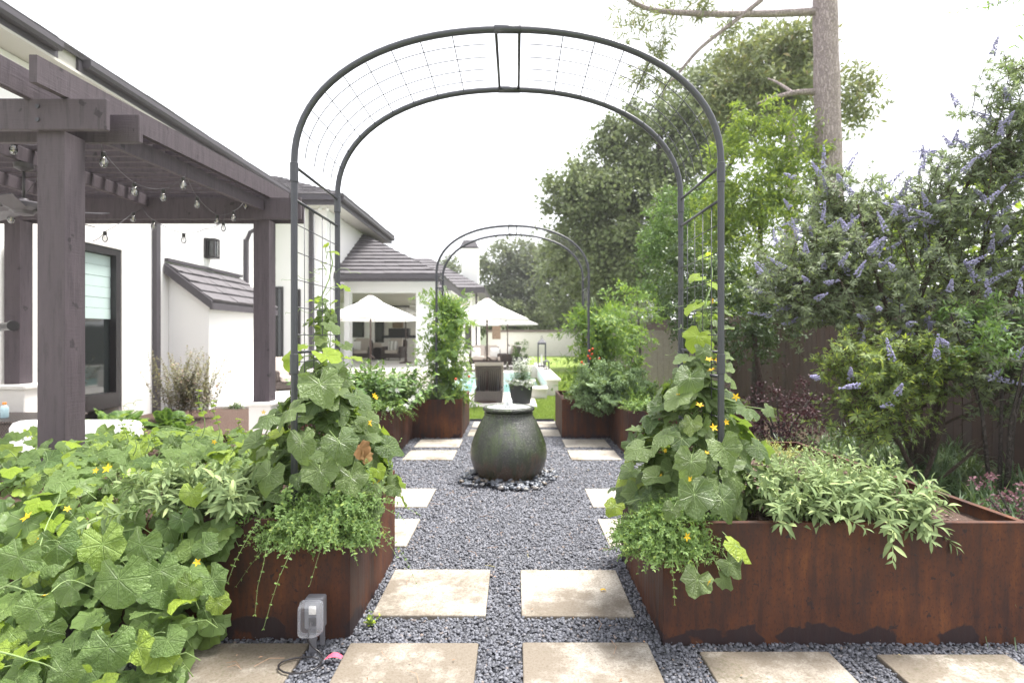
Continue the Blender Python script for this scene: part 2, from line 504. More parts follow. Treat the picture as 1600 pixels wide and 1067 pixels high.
M['oregano'] = mat_leaf('small herb leaf', (0.090, 0.165, 0.050), (0.19, 0.29, 0.085), (0.34, 0.44, 0.11), 0.28, 0.6, False)
M['vitex'] = mat_leaf('shrub leaf', (0.125, 0.165, 0.095), (0.26, 0.305, 0.175), (0.30, 0.38, 0.10), 0.30, 0.55, False, (0.33, 0.42, 0.16))
M['maple'] = mat_leaf('light green shrub leaf', (0.10, 0.155, 0.055), (0.22, 0.29, 0.09), (0.42, 0.50, 0.07), 0.34, 0.55, False, young_share=0.2)
M['oak'] = mat_leaf('oak leaf', (0.090, 0.122, 0.048), (0.175, 0.215, 0.092), (0.20, 0.23, 0.09), 0.25, 0.6, False, (0.26, 0.31, 0.10))
M['olive'] = mat_leaf('grey green leaf', (0.10, 0.125, 0.085), (0.16, 0.185, 0.12), None, 0.25, 0.7, False)
M['pine'] = mat_leaf('pine needle', (0.10, 0.13, 0.060), (0.19, 0.22, 0.10), (0.24, 0.20, 0.10), 0.25, 0.6, False)
M['bright'] = mat_leaf('bright green leaf', (0.085, 0.145, 0.034), (0.19, 0.27, 0.055), (0.42, 0.50, 0.06), 0.35, 0.5, False, (0.5, 0.65, 0.06), young_share=0.25)
M['dark_leaf'] = mat_leaf('dark glossy leaf', (0.036, 0.066, 0.026), (0.075, 0.120, 0.045), None, 0.2, 0.38, False)
M['boxleaf'] = mat_leaf('mid green glossy leaf', (0.06, 0.12, 0.035), (0.13, 0.22, 0.06), (0.22, 0.34, 0.07), 0.25, 0.38, False)
M['maroon'] = mat_leaf('dark maroon leaf', (0.035, 0.016, 0.020), (0.085, 0.035, 0.042), None, 0.2, 0.6, False, (0.15, 0.04, 0.05))
M['pinkleaf'] = mat_leaf('dusty pink leaf', (0.09, 0.045, 0.055), (0.22, 0.11, 0.13), None, 0.2, 0.6, False, (0.4, 0.15, 0.2))
M['strap'] = mat_leaf('strap leaf', (0.040, 0.078, 0.034), (0.095, 0.155, 0.060), (0.17, 0.22, 0.08), 0.25, 0.45, False)
M['fern'] = mat_leaf('fern leaf', (0.06, 0.13, 0.03), (0.14, 0.24, 0.05), (0.22, 0.33, 0.05), 0.3, 0.5, False)
M['tomato'] = mat_leaf('tomato leaf', (0.075, 0.150, 0.040), (0.18, 0.29, 0.07), (0.36, 0.47, 0.06), 0.32, 0.55, False, young_share=0.2)
M['kale'] = mat_leaf('blue green kale', (0.11, 0.175, 0.085), (0.21, 0.30, 0.14), (0.2, 0.3, 0.12), 0.2, 0.6, False)
M['gcover'] = mat_leaf('yellow green ground cover', (0.22, 0.24, 0.06), (0.38, 0.38, 0.13), None, 0.25, 0.6, False)
M['rosemary'] = mat_leaf('grey green needle leaf', (0.13, 0.18, 0.10), (0.26, 0.33, 0.18), None, 0.2, 0.6, False)
M['dry'] = mat_leaf('brown withered leaf', (0.20, 0.10, 0.04), (0.42, 0.26, 0.12), None, 0.3, 0.8, False, (0.5, 0.3, 0.1))
M['tomato_red'] = mat_simple('red tomato skin', (0.62, 0.09, 0.03), 0.25, 0.2, 20)

# ------------------------------------------------------------------ leaf shapes: (V, T, UV)
def tpl_big(kind, seed):
    """lobed leaf; petiole at the origin, tip towards +y, length about 1"""
    r0 = np.random.default_rng(seed)
    n = 20
    ph = np.linspace(-math.pi, math.pi, n, endpoint=False) + math.pi/n
    V = [(0, 0, 0)]; 
    def rad(p):
        a = abs(p)
        if kind == 'cuke':
            r = 0.60 + 0.36*math.exp(-(a/0.50)**2) + 0.17*math.exp(-((a-1.20)/0.36)**2) + 0.17*math.exp(-((a-2.20)/0.42)**2)
        else:
            r = 0.66 + 0.16*math.exp(-(a/0.6)**2) + 0.12*math.exp(-((a-1.35)/0.42)**2) + 0.10*math.exp(-((a-2.35)/0.35)**2)
        if a > 2.75: r *= 1 - 0.9*min(1, (a-2.75)/0.39)
        return r
    wob = r0.normal(0, 0.025, n); wav = r0.normal(0, 0.055, n)
    droop = r0.uniform(0.10, 0.55); fold = r0.uniform(-0.05, 0.36); curl = r0.uniform(-0.25, 0.25); asx = r0.uniform(0.85, 1.12); asy = r0.uniform(-0.12, 0.12)
    for fr in (0.4, 0.75, 1.0):
        for i, p in enumerate(ph):
            r = (rad(p) + (wob[i] + (0.03 if i % 2 else -0.03) if fr == 1.0 else 0))*fr
            x, y = math.sin(p)*r*asx, math.cos(p)*r
            x += asy*y*abs(y)
            z = -droop*(x*x*0.8 + max(y, 0)**2*1.1) + fold*abs(x) + curl*x*y + wav[i]*fr*fr*1.2
            z += 0.03*math.cos(p*7)*fr + (0.035 if fr == 0.75 else 0.0)*math.cos(p*5+seed)
            V.append((x, y, z))
    T = []
    for k in range(n):
        T.append((0, 1+k, 1+(k+1) % n))
        for q in (0, n):
            a, b, c, d = 1+k+q, 1+(k+1) % n+q, 1+n+(k+1) % n+q, 1+n+k+q
            T += [(a, c, b), (a, d, c)]
    V = np.array(V); T = np.array(T)
    T = T[:, ::-1]
    return V, T, V[:, :2]*0.5+0.5

def tpl_lance(w=0.28, seg=3, bend=0.25, fold=0.10, base=0.0):
    V = []; T = []
    for i in range(seg+1):
        t = i/seg
        ww = w*0.5*math.sin(math.pi*min(1, (t*0.93+0.05)))**0.8
        if i == seg: ww = 0.004
        z = -bend*t*t
        V += [(-ww, base+t, z+fold*ww*4), (0, base+t, z), (ww, base+t, z+fold*ww*4)]
    for i in range(seg):
        for k in (0, 1):
            a, b, c, d = i*3+k, i*3+k+1, (i+1)*3+k+1, (i+1)*3+k
            T += [(a, b, c), (a, c, d)]
    V = np.array(V); T = np.array(T)
    return V, T, V[:, :2]*0.5+0.5

def tpl_oval(w=0.6, bend=0.15):
    V = np.array([(0, 0, 0), (-w*0.42, 0.32, 0.05), (w*0.42, 0.32, 0.05), (0, 0.4, -0.02), (-w*0.36, 0.72, 0.02-bend*0.4), (w*0.36, 0.72, 0.02-bend*0.4), (0, 1, -bend)])
    T = np.array([(0, 3, 1), (0, 2, 3), (1, 3, 4), (3, 2, 5), (4, 3, 6), (3, 5, 6)])
    return V, T, V[:, :2]*0.5+0.5

def tpl_quad(w=0.6, bend=0.2):
    V = np.array([(0, 0, 0), (-w/2, 0.5, 0.08), (w/2, 0.5, 0.08), (0, 1, -bend)])
    T = np.array([(0, 2, 1), (1, 2, 3)])
    return V, T, V[:, :2]*0.5+0.5

def tpl_palmate(n=5, spread=1.25, w=0.24, seg=2, bend=0.25):
    parts = []
    lt = tpl_lance(w, seg, bend)
    for i in range(n):
        a = (i-(n-1)/2)/((n-1)/2)*spread
        L = 1 - 0.42*abs(a)/spread
        ca, sa = math.cos(a), math.sin(a)
        V = lt[0]*L
        V = np.stack([V[:, 0]*ca + V[:, 1]*sa, -V[:, 0]*sa + V[:, 1]*ca, V[:, 2]-0.05*abs(a)], 1)
        parts.append((V, lt[1], lt[2]))
    return cat_meshes(parts)

def tpl_pinnate(pairs=4, w=0.5, ll=0.34, bend=0.3):
    parts = []
    ov = tpl_oval(w, 0.2)
    for i in range(pairs):
        t = 0.25+0.6*i/pairs
        for s in (-1, 1):
            a = s*1.0; ca, sa = math.cos(a), math.sin(a); V = ov[0]*ll*(1-0.25*i/pairs)
            V = np.stack([V[:, 0]*ca + V[:, 1]*sa, -V[:, 0]*sa + V[:, 1]*ca + t, V[:, 2]-bend*t*t], 1)
            parts.append((V, ov[1], ov[2]))
    V = ov[0]*ll*1.2; V = np.stack([V[:, 0], V[:, 1]+0.8, V[:, 2]-bend*0.7], 1)
    parts.append((V, ov[1], ov[2]))
    return cat_meshes(parts)

def tpl_blob():
    V = np.array([(1,0,0),(-1,0,0),(0,1,0),(0,-1,0),(0,0,1),(0,0,-1)], float)
    T = np.array([(0,2,4),(2,1,4),(1,3,4),(3,0,4),(2,0,5),(1,2,5),(3,1,5),(0,3,5)])
    return V, T, V[:, :2]*0.5+0.5

def tpl_star():
    parts = []
    for i in range(5):
        a = i*2*math.pi/5; ca, sa = math.cos(a), math.sin(a)
        V = np.array([(0,0,0),(-0.22,0.45,0.12),(0.22,0.45,0.12),(0,1.0,0.22)])
        V = np.stack([V[:, 0]*ca+V[:, 1]*sa, -V[:, 0]*sa+V[:, 1]*ca, V[:, 2]], 1)
        parts.append((V, np.array([(0,2,1),(1,2,3)]), V[:, :2]*0.5+0.5))
    return cat_meshes(parts)

T_OVAL, T_QUAD = tpl_oval(), tpl_quad()
T_LANCE = tpl_lance()
T_SAGE = [tpl_lance(0.29, 4, b, 0.12) for b in (0.05, 0.3, 0.55)]
T_PALM = tpl_palmate()
T_PINN = tpl_pinnate()
T_BLOB = tpl_blob()
T_STAR = tpl_star()

def mesh_of(tpl, name, mat): return np_mesh(name, tpl[0], tpl[1], mat, tpl[2])

def unit(v):
    v = np.asarray(v, float); return v/np.maximum(np.linalg.norm(v, axis=-1, keepdims=True), 1e-9)

def rand_dirs(n, g=rng):
    return unit(g.normal(size=(n, 3)))

def clumps(center, radii, n_clump, per, r_clump, seed, shell=0.55, drop=0.0):
    """points gathered in clumps through an ellipsoid; returns positions and outward directions"""
    g = np.random.default_rng(seed)
    d = rand_dirs(n_clump, g)
    rr = shell + (1.14-shell)*g.random(n_clump)**0.8
    c = d*rr[:, None]*np.array(radii)
    rc = r_clump*np.exp(g.normal(-0.05, 0.38, n_clump))
    k = np.repeat(np.arange(n_clump), per)
    dd = rand_dirs(len(k), g)
    rad = g.random(len(k))**0.45
    p = c[k] + dd*(rad*rc[k])[:, None]*np.array([1, 1, 0.7])
    p += np.array(center)
    q = p*(1.55/r_clump); nz = np.sin(q[:, 0]+1.3*np.sin(q[:, 2]))*np.sin(q[:, 1]*0.9+1.7)*np.sin(q[:, 2]*1.1+1.2*np.sin(q[:, 0]*0.6))
    keep = (g.random(len(k)) > drop) & (nz > -0.22)
    out = unit(dd + 0.8*(c[k]/np.array(radii)))
    return p[keep], out[keep]

def crown_leaves(tpl, p, out, size, seed, jit=0.9, up=0.4):
    g = np.random.default_rng(seed)
    N = unit(out*0.5 + np.array([0, 0, up]) + g.normal(0, 0.55, p.shape))
    D = unit(out*0.5 + g.normal(0, jit, p.shape) + np.array([0, 0, -0.25]))
    return scatter(tpl, p, D, N, size*g.uniform(0.65, 1.3, len(p)))

def stem_curves(base, spread, n, length, lean, droop, seed, npts=9, dirs=None):
    """n arching stems; returns array (n, npts, 3)"""
    g = np.random.default_rng(seed)
    base = np.array(base, float); spread = np.array(spread, float)
    b = base + g.uniform(-1, 1, (n, 3))*spread
    az = g.uniform(0, 2*math.pi, n) if dirs is None else dirs[0] + g.normal(0, dirs[1], n)
    ln = lean*g.uniform(0.2, 1.0, n)
    d = np.stack([np.cos(az)*np.sin(ln), np.sin(az)*np.sin(ln), np.cos(ln)], 1)
    L = length*g.uniform(0.6, 1.1, n)
    t = np.linspace(0, 1, npts)
    C = b[:, None, :] + d[:, None, :]*(L[:, None]*t)[:, :, None]
    C[:, :, 2] -= droop*(L[:, None]*t)**2*g.uniform(0.5, 1.3, n)[:, None]/max(length, 1e-3)
    C += np.cumsum(g.normal(0, 0.035, C.shape), axis=1)*length*0.35*t[None, :, None]
    return C

def stem_leaves(C, tpl, size, per, seed, start=0.15, up=0.6, fwd=0.5, pairs=True, tip=True):
    """leaves along curves"""
    g = np.random.default_rng(seed)
    n, m, _ = C.shape
    pos, D, N, S = [], [], [], []
    ts = np.linspace(start, 1.0, per)
    idx = ts*(m-1); i0 = np.minimum(idx.astype(int), m-2); f = idx-i0
    pts = C[:, i0, :]*(1-f)[None, :, None] + C[:, i0+1, :]*f[None, :, None]
    tan = unit(C[:, i0+1, :]-C[:, i0, :])
    for k in range(per):
        a0 = g.uniform(0, math.pi, n) + k*1.57
        for s in ((0, math.pi) if pairs else (0,)):
            a = a0+s
            t_ = tan[:, k, :]
            u = unit(np.cross(t_, g.normal(0, 0.15, (n, 3))+[0.1, 0.2, 1.0])); v = np.cross(t_, u)
            side = u*np.cos(a)[:, None] + v*np.sin(a)[:, None]
            d = unit(side + t_*(fwd + (0.8 if (tip and k >= per-2) else 0)) + g.normal(0, 0.15, (n, 3)))
            nn = unit(t_*0.6 + np.array([0, 0, up]) + g.normal(0, 0.2, (n, 3)))
            pos.append(pts[:, k, :]); D.append(d); N.append(nn)
            S.append(size*g.uniform(0.7, 1.25, n)*(1.0-0.45*ts[k]**3))
    pos = np.concatenate(pos); D = np.concatenate(D); N = np.concatenate(N); S = np.concatenate(S)
    return pos, D, N, S

def tubes_np(C, r, sides=4):
    """thin stems for all curves as one array mesh"""
    n, m, _ = C.shape
    tan = unit(np.gradient(C, axis=1))
    u = unit(np.cross(tan, np.array([0.31, 0.17, 0.93]))); v = np.cross(tan, u)
    rr = r*np.linspace(1.0, 0.45, m)
    ring = []
    for k in range(sides):
        a = 2*math.pi*k/sides
        ring.append(C + (u*math.cos(a)+v*math.sin(a))*rr[None, :, None])
    V = np.stack(ring, 2).reshape(-1, 3)
    T = []
    base = (np.arange(n)*m*sides)[:, None, None]
    one = []
    for i in range(m-1):
        for k in range(sides):
            a, b = i*sides+k, i*sides+(k+1) % sides
            c, d = (i+1)*sides+(k+1) % sides, (i+1)*sides+k
            one += [(a, b, c), (a, c, d)]
    T = (np.array(one)[None]+base).reshape(-1, 3)
    return V, T, np.zeros((len(V), 2))

def herb(name, label, cat, base, spread, n, length, lean, droop, tpl, lsize, per, lmat, smat='stem_dark', seed=1, r=0.002, group=None, dirs=None, up=0.6, fwd=0.5, parent=None, leaf_name='foliage', kind='stuff', pairs=True):
    t = parent or thing(name, label, cat, tuple(base), group)
    C = stem_curves(base, spread, n, length, lean, droop, seed, dirs=dirs)
    np_obj('stems', tubes_np(C, r), M[smat], t)
    a = stem_leaves(C, tpl, lsize, per, seed+1, up=up, fwd=fwd, pairs=pairs)
    np_obj(leaf_name, scatter(tpl, *a), M[lmat], t)
    return t

# ------------------------------------------------------------------ ground
def sheet(name, x0, x1, y0, y1, z, mat, kind='structure'):
    o = MB().add([(x0,y0,z),(x1,y0,z),(x1,y1,z),(x0,y1,z)], [(0,1,2,3)]).build(name, mat); o['kind'] = kind
    return o

def mat_soil():
    t = NT('dark bark mulch'); v = t.pos()
    n = t.noise(v, 28, 6, 0.7); s = t.vor(t.map(v, (60, 35, 40)), 1.0, out='Color')
    c = t.mix(n, (0.035, 0.022, 0.017), (0.15, 0.10, 0.08))
    nm = t.bump(t.math('ADD', n, t.vor(v, 45)), 0.9, 0.02)
    return t.end(t.bsdf(c, 0.9, 0, 0.15, nm))
M['soil'] = mat_soil()
def mat_gravel_base():
    t = NT('gravel bed between the chips'); v = t.pos()
    c = t.mix(t.vor(v, 55, out='Color'), (0.03, 0.031, 0.037), (0.13, 0.135, 0.15))
    nm = t.bump(t.vor(v, 55), 1.0, 0.01)
    return t.end(t.bsdf(c, 0.7, 0, 0.3, nm))
M['gravel_base'] = mat_gravel_base()
def mat_lawn():
    t = NT('lawn grass'); v = t.pos()
    c = t.mix(t.noise(t.map(v, (1, 0.5, 1)), 1.2, 5), (0.12, 0.18, 0.034), (0.19, 0.26, 0.052))
    c = t.mix(t.noise(t.map(v, (1, 0.4, 1)), 60, 4), c, (0.21, 0.28, 0.06))
    nm = t.bump(t.noise(v, 90, 4), 0.8, 0.03)
    return t.end(t.bsdf(c, 0.8, 0, 0.2, nm))
M['lawn'] = mat_lawn()
def mat_water(name, col, rough=0.03, bump=0.15, sc=3):
    t = NT(name); v = t.pos()
    nm = t.bump(t.noise(v, sc, 3), bump, 0.05)
    return t.end(t.bsdf(col, rough, 0, 0.5, nm))
M['pool'] = mat_water('turquoise pool water', (0.24, 0.46, 0.45))

sheet('ground', -80, 80, -12, 110, -0.04, M['lawn'])
sheet('gravel_bed', -2.62, 2.9, 0.2, 10.28, 0.0, M['gravel_base'])
sheet('lawn', -1.6, 60, 10.29, 47, 0.004, M['lawn'])
sheet('mulch_bed', 2.9, 5.6, 0.2, 12, 0.0, M['soil'])
sheet('patio', -7.3, -2.62, 0.2, 7.4, 0.0, M['deck'])
sheet('mulch_bed', -7.4, -2.62, 7.4, 20, 0.0, M['soil'])

# pavers
def paver(x0, y0, label, w=0.615, d=0.61, z=0.022):
    g = random.Random(int(x0*100)+int(y0*1000))
    b = MB().rbox(x0, x0+w, y0, y0+d, -0.03, z+g.uniform(-0.002, 0.003), 0.006)
    o = b.build('paver', M['paver'])
    tag(o, label, 'paver', 'square limestone stepping stones in the gravel')
    return o
paver(-0.81, 2.19, 'large soiled stepping stone at the bottom edge, just right of the outlet cord', 0.63)
paver(0.035, 2.19, 'soiled stepping stone at the bottom edge, right of the centre gap')
paver(-1.64, 2.19, 'brown-stained stepping stone under the trailing melon leaves, left of the outlet cord', 0.63)
paver(0.88, 2.11, 'dark soiled stepping stone in front of the right planter, bottom edge')
paver(1.71, 2.09, 'dark soiled stepping stone in the bottom right corner')
paver(-0.775, 3.07, 'clean-edged stepping stone in the second row, left of centre')
paver(0.034, 3.07, 'stepping stone in the second row with a yellow fallen petal, right of centre')
rows = [(4.10, 'nearer'), (5.02, 'farther')]
paver(-1.40, 4.10, 'partly hidden stepping stone in the left side gap, nearer of the two')
paver(-1.40, 5.04, 'partly hidden stepping stone in the left side gap, farther of the two')
paver(0.68, 4.10, 'stepping stone half hidden by the right herb bush, nearer of the two')
paver(0.69, 5.04, 'stepping stone half hidden by the right herb bush, farther of the two')
paver(-1.39, 6.98, 'stepping stone left of the urn, at the foot of the rear left planter, nearer', 0.62, 0.58)
paver(-1.39, 7.80, 'stepping stone with a brown stain against the rear left planter front', 0.62, 0.58)
paver(0.69, 6.98, 'stepping stone right of the urn, nearer of the pair by the rear right planter', 0.62, 0.58)
paver(0.69, 7.80, 'stepping stone touching the rear right planter front, farther of the pair', 0.62, 0.58)
paver(-0.73, 8.68, 'stepping stone behind the urn on the left, before the last row', 0.6, 0.6)
paver(0.10, 8.68, 'stepping stone behind the urn on the right, before the last row', 0.6, 0.6)
paver(-0.73, 9.52, 'last stepping stone before the lawn, left of the urn', 0.6, 0.6)
paver(0.10, 9.52, 'last stepping stone before the lawn, right of the urn', 0.6, 0.6)
PAV = [(-0.81,2.19,.63,.61),(0.035,2.19,.615,.61),(-1.64,2.19,.63,.61),(.88,2.11,.615,.61),(1.71,2.09,.615,.61),(-.775,3.07,.615,.61),(.034,3.07,.615,.61),
       (-1.40,4.10,.615,.61),(-1.40,5.04,.615,.61),(.68,4.10,.615,.61),(.69,5.04,.615,.61),(-1.39,6.98,.62,.58),(-1.39,7.8,.62,.58),(.69,6.98,.62,.58),(.69,7.8,.62,.58),
       (-.73,8.68,.6,.6),(.1,8.68,.6,.6),(-.73,9.52,.6,.6),(.1,9.52,.6,.6)]
URN = (-0.070, 6.10)

# slate chips
def chips():
    g = np.random.default_rng(3)
    tpls = []
    for k in range(6):
        q = np.random.default_rng(50+k)
        V = T_BLOB[0]*np.array([1.0, 0.68, 0.42])
        V = V + q.normal(0, 0.16, V.shape)
        # chip shape: 6 ring verts top and bottom
        n = 6
        a = np.linspace(0, 2*math.pi, n, endpoint=False)+q.uniform(-0.3, 0.3, n)
        r = q.uniform(0.7, 1.15, n)
        top = np.stack([np.cos(a)*r*0.85, np.sin(a)*r*0.58, np.full(n, 0.26)+q.normal(0, 0.09, n)], 1)
        bot = np.stack([np.cos(a)*r*1.05, np.sin(a)*r*0.75, np.full(n, -0.2)+q.normal(0, 0.09, n)], 1)
        V = np.concatenate([top, bot])
        T = [(0,1,2),(0,2,3),(0,3,4),(0,4,5)]
        for i in range(n):
            j = (i+1) % n
            T += [(i, n+i, n+j), (i, n+j, j)]
        tpls.append((V, np.array(T), V[:, :2]*0.5+0.5))
    def blocked(x, y):
        b = np.zeros(len(x), bool)
        for (px, py, w, d) in PAV:
            b |= (x > px-0.004) & (x < px+w+0.004) & (y > py-0.004) & (y < py+d+0.004)
        b |= (x < -0.85) & (y > 2.9) & (y < 3.9)
        b |= (x > 0.75) & (y > 2.9) & (y < 3.9)
        b |= (x < -1.55) & (y > 2.9)
        b |= (x > 1.46) & (y > 2.9) 
        b |= ((x < -0.82) | (x > 0.72)) & (y > 8.55)
        b |= (x-URN[0])**2+(y-URN[1])**2 < 0.34**2
        return b
    parts = []
    for (y0, y1, x0, x1, dens, s) in [(1.85, 3.2, -2.0, 2.9, 6600, 0.0096), (3.2, 4.6, -1.55, 1.45, 5800, 0.0098), (4.6, 6.6, -1.55, 1.45, 4300, 0.0112), (6.6, 10.26, -1.55, 1.45, 2300, 0.0145)]:
        n = int((y1-y0)*(x1-x0)*dens)
        x = g.uniform(x0, x1, n); y = g.uniform(y0, y1, n)
        k = ~blocked(x, y); x, y = x[k], y[k]; n = len(x)
        z = g.uniform(0.000, 0.016, n)
        N = unit(np.stack([g.normal(0, 0.42, n), g.normal(0, 0.42, n), np.ones(n)], 1))
        a = g.uniform(0, 2*math.pi, n)
        D = np.stack([np.cos(a), np.sin(a), g.normal(0, 0.3, n)], 1)
        S = s*g.uniform(0.55, 1.45, n)
        pick = g.integers(0, 6, n)
        for q in range(6):
            m = pick == q
            parts.append(scatter(tpls[q], np.stack([x, y, z], 1)[m], D[m], N[m], S[m]))
    o = np_obj('gravel', parts, M['chips'], None, 'stuff', smooth=False)
    tag(o, 'blue grey slate chips covering the ground between stepping stones and planters', 'gravel')
    # a few stray chips and twigs lie on the pavers
chips()
def mat_pebble():
    t = NT('river pebble'); g = t.n('ShaderNodeNewGeometry')
    c = t.ramp(g.outputs['Random Per Island'], [(0, (0.04, 0.045, 0.055)), (0.4, (0.09, 0.10, 0.12)), (0.8, (0.16, 0.17, 0.195)), (0.92, (0.14, 0.11, 0.08)), (1, (0.24, 0.24, 0.24))])
    return t.end(t.bsdf(c, 0.32, 0, 0.5))
M['pebble'] = mat_pebble()
def pebbles():
    g = np.random.default_rng(9)
    b = bpy.data.meshes.new('t'); import bmesh
    bm = bmesh.new(); bmesh.ops.create_icosphere(bm, subdivisions=2, radius=1)
    V = np.array([v.co[:] for v in bm.verts])*np.array([0.72, 1.0, 0.45]); T = np.array([[v.index for v in f.verts] for f in bm.faces]); bm.free()
    bpy.data.meshes.remove(b)
    n = 430
    a = g.uniform(0, 2*math.pi, n); r = 0.33+0.20*g.random(n)**1.1*(0.85+0.35*np.sin(a*2+0.6)**2)
    z = 0.035+0.05*np.clip(1-(r-0.34)/0.2, 0, 1)*g.random(n)
    p = np.stack([URN[0]+np.cos(a)*r, URN[1]+np.sin(a)*r, z], 1)
    aa = g.uniform(0, 6.28, n)
    D = np.stack([np.cos(aa), np.sin(aa), g.normal(0, 0.3, n)], 1)
    N = unit(g.normal(0, 0.4, (n, 3))+[0, 0, 1.2])
    o = np_obj('pebbles', scatter((V, T, V[:, :2]), p, D, N, g.uniform(0.018, 0.038, n)), M['pebble'], None, 'stuff')
    tag(o, 'smooth grey river pebbles ringed round the foot of the urn fountain', 'pebbles')
pebbles()

# lawn blades where the lawn lies nearest
def lawn_blades():
    g = np.random.default_rng(4)
    parts = []
    for (x0, x1, y0, y1, n, s) in [(-0.95, 1.3, 10.29, 12.2, 26000, 0.045), (0.45, 2.2, 12.2, 14.5, 14000, 0.06), (1.1, 3.2, 14.5, 24, 22000, 0.085)]:
        p = np.stack([g.uniform(x0, x1, n), g.uniform(y0, y1, n), np.full(n, 0.0)], 1)
        D = unit(g.normal(0, 0.45, (n, 3))+[0, 0, 1]); N = unit(g.normal(0, 1, (n, 3))+[0, -0.6, 0.2])
        parts.append(scatter(tpl_quad(0.16, 0.3), p, D, N, s*g.uniform(0.6, 1.3, n)))
    M['grass'] = mat_leaf('grass blade', (0.12, 0.19, 0.030), (0.22, 0.31, 0.050), (0.36, 0.42, 0.10), 0.35, 0.5, False)
    o = np_obj('grass', parts, M['grass'], None, 'stuff'); tag(o, 'short bright green lawn grass behind the gravel', 'grass')
lawn_blades()
b = MB().box(-0.82, 0.70, 10.27, 10.285, 0.0, 0.05).build('edging_strip', M['metal'])
tag(b, 'thin dark steel edging between gravel and lawn', 'edging')

# ------------------------------------------------------------------ planters
def planter(label, poly, h, soil_drop=0.07, t=0.012, lip=0.035, base=0.0, seams=True):
    """poly counter-clockwise seen from above; every side a steel panel of its own"""
    c = np.mean(poly, axis=0)
    root = thing('steel_planter', label, 'planter', (poly[0][0], poly[0][1], base), 'weathered steel planters around the gravel court')
    n = len(poly)
    P2 = [Vector((p[0], p[1])) for p in poly]
    def inset(d):
        out = []
        for i in range(n):
            a, b_, c_ = P2[i-1], P2[i], P2[(i+1) % n]
            d1 = (b_-a).normalized(); d2 = (c_-b_).normalized()
            n1 = Vector((-d1.y, d1.x)); n2 = Vector((-d2.y, d2.x))
            k = (n1+n2); k = k/(k.dot(n1) if abs(k.dot(n1)) > 1e-6 else 1)
            out.append(b_+k*d)
        return out
    I1, I2 = inset(t), inset(lip)
    for i in range(n):
        j = (i+1) % n
        o0, o1, a0, a1, l0, l1 = P2[i], P2[j], I1[i], I1[j], I2[i], I2[j]
        e = (o1-o0).normalized()*0.0008
        o0 = o0+e; a0 = a0+e; l0 = l0+e; o1 = o1-e; a1 = a1-e; l1 = l1-e
        mb = MB()
        mb.hexa([(o0.x,o0.y,base-0.02),(o1.x,o1.y,base-0.02),(a1.x,a1.y,base-0.02),(a0.x,a0.y,base-0.02),(o0.x,o0.y,h-0.006),(o1.x,o1.y,h-0.006),(a1.x,a1.y,h-0.006),(a0.x,a0.y,h-0.006)])
        mb.hexa([(o0.x,o0.y,h-0.0055),(o1.x,o1.y,h-0.0055),(l1.x,l1.y,h-0.0055),(l0.x,l0.y,h-0.0055),(o0.x,o0.y,h),(o1.x,o1.y,h),(l1.x,l1.y,h),(l0.x,l0.y,h)])
        mb.build('steel_panel', M['corten'], root)
    s = MB().add([(p.x, p.y, h-soil_drop) for p in I1], [tuple(range(n))])
    s.build('soil', M['soil'], root)
    return root
HP = 0.605
PL_L = planter('rusty steel planter in the left foreground under melon, sage and cucumber', [(-3.2, 2.86), (-0.83, 2.86), (-0.83, 3.93), (-1.55, 3.93), (-1.55, 5.4), (-3.2, 5.4)], HP)
PL_R = planter('long rusty steel planter in the right foreground with sage and peeling dark foot', [(0.73, 2.81), (2.545, 2.81), (2.48, 5.0), (1.46, 5.0), (1.46, 3.93), (0.73, 3.93)], HP)
PL_LR = planter('stepped rusty steel planter behind the urn on the left under the tomato arch', [(-3.2, 7.16), (-1.53, 7.16), (-1.53, 8.53), (-0.80, 8.53), (-0.80, 9.95), (-3.2, 9.95)], 0.59)
PL_RR = planter('stepped rusty steel planter behind the urn on the right with curly kale', [(1.42, 7.16), (2.9, 7.16), (2.9, 9.95), (0.70, 9.95), (0.70, 8.53), (1.42, 8.53)], 0.59)
# mulch bits on the soil
def soil_bits():
    g = np.random.default_rng(11); n = 5200
    x = g.uniform(1.30, 2.40, n); y = g.uniform(2.9, 4.95, n); z = np.full(n, HP-0.062)
    D = unit(np.stack([g.normal(size=n), g.normal(size=n), g.normal(0, 0.25, n)], 1)); N = unit(g.normal(0, 0.4, (n, 3))+[0, 0, 1])
    M['chip_wood'] = mat_leaf('bark chip', (0.05, 0.032, 0.025), (0.17, 0.115, 0.095), (0.28, 0.20, 0.16), 0.0, 0.9, False)
    V, T, U = tpl_quad(0.5, 0.0); V = V.copy(); V[1:3, 2] = 0.12
    o = np_obj('mulch', scatter((V, T, U), np.stack([x, y, z], 1), D, N, g.uniform(0.01, 0.032, n)), M['chip_wood'], PL_R, 'stuff')
soil_bits()

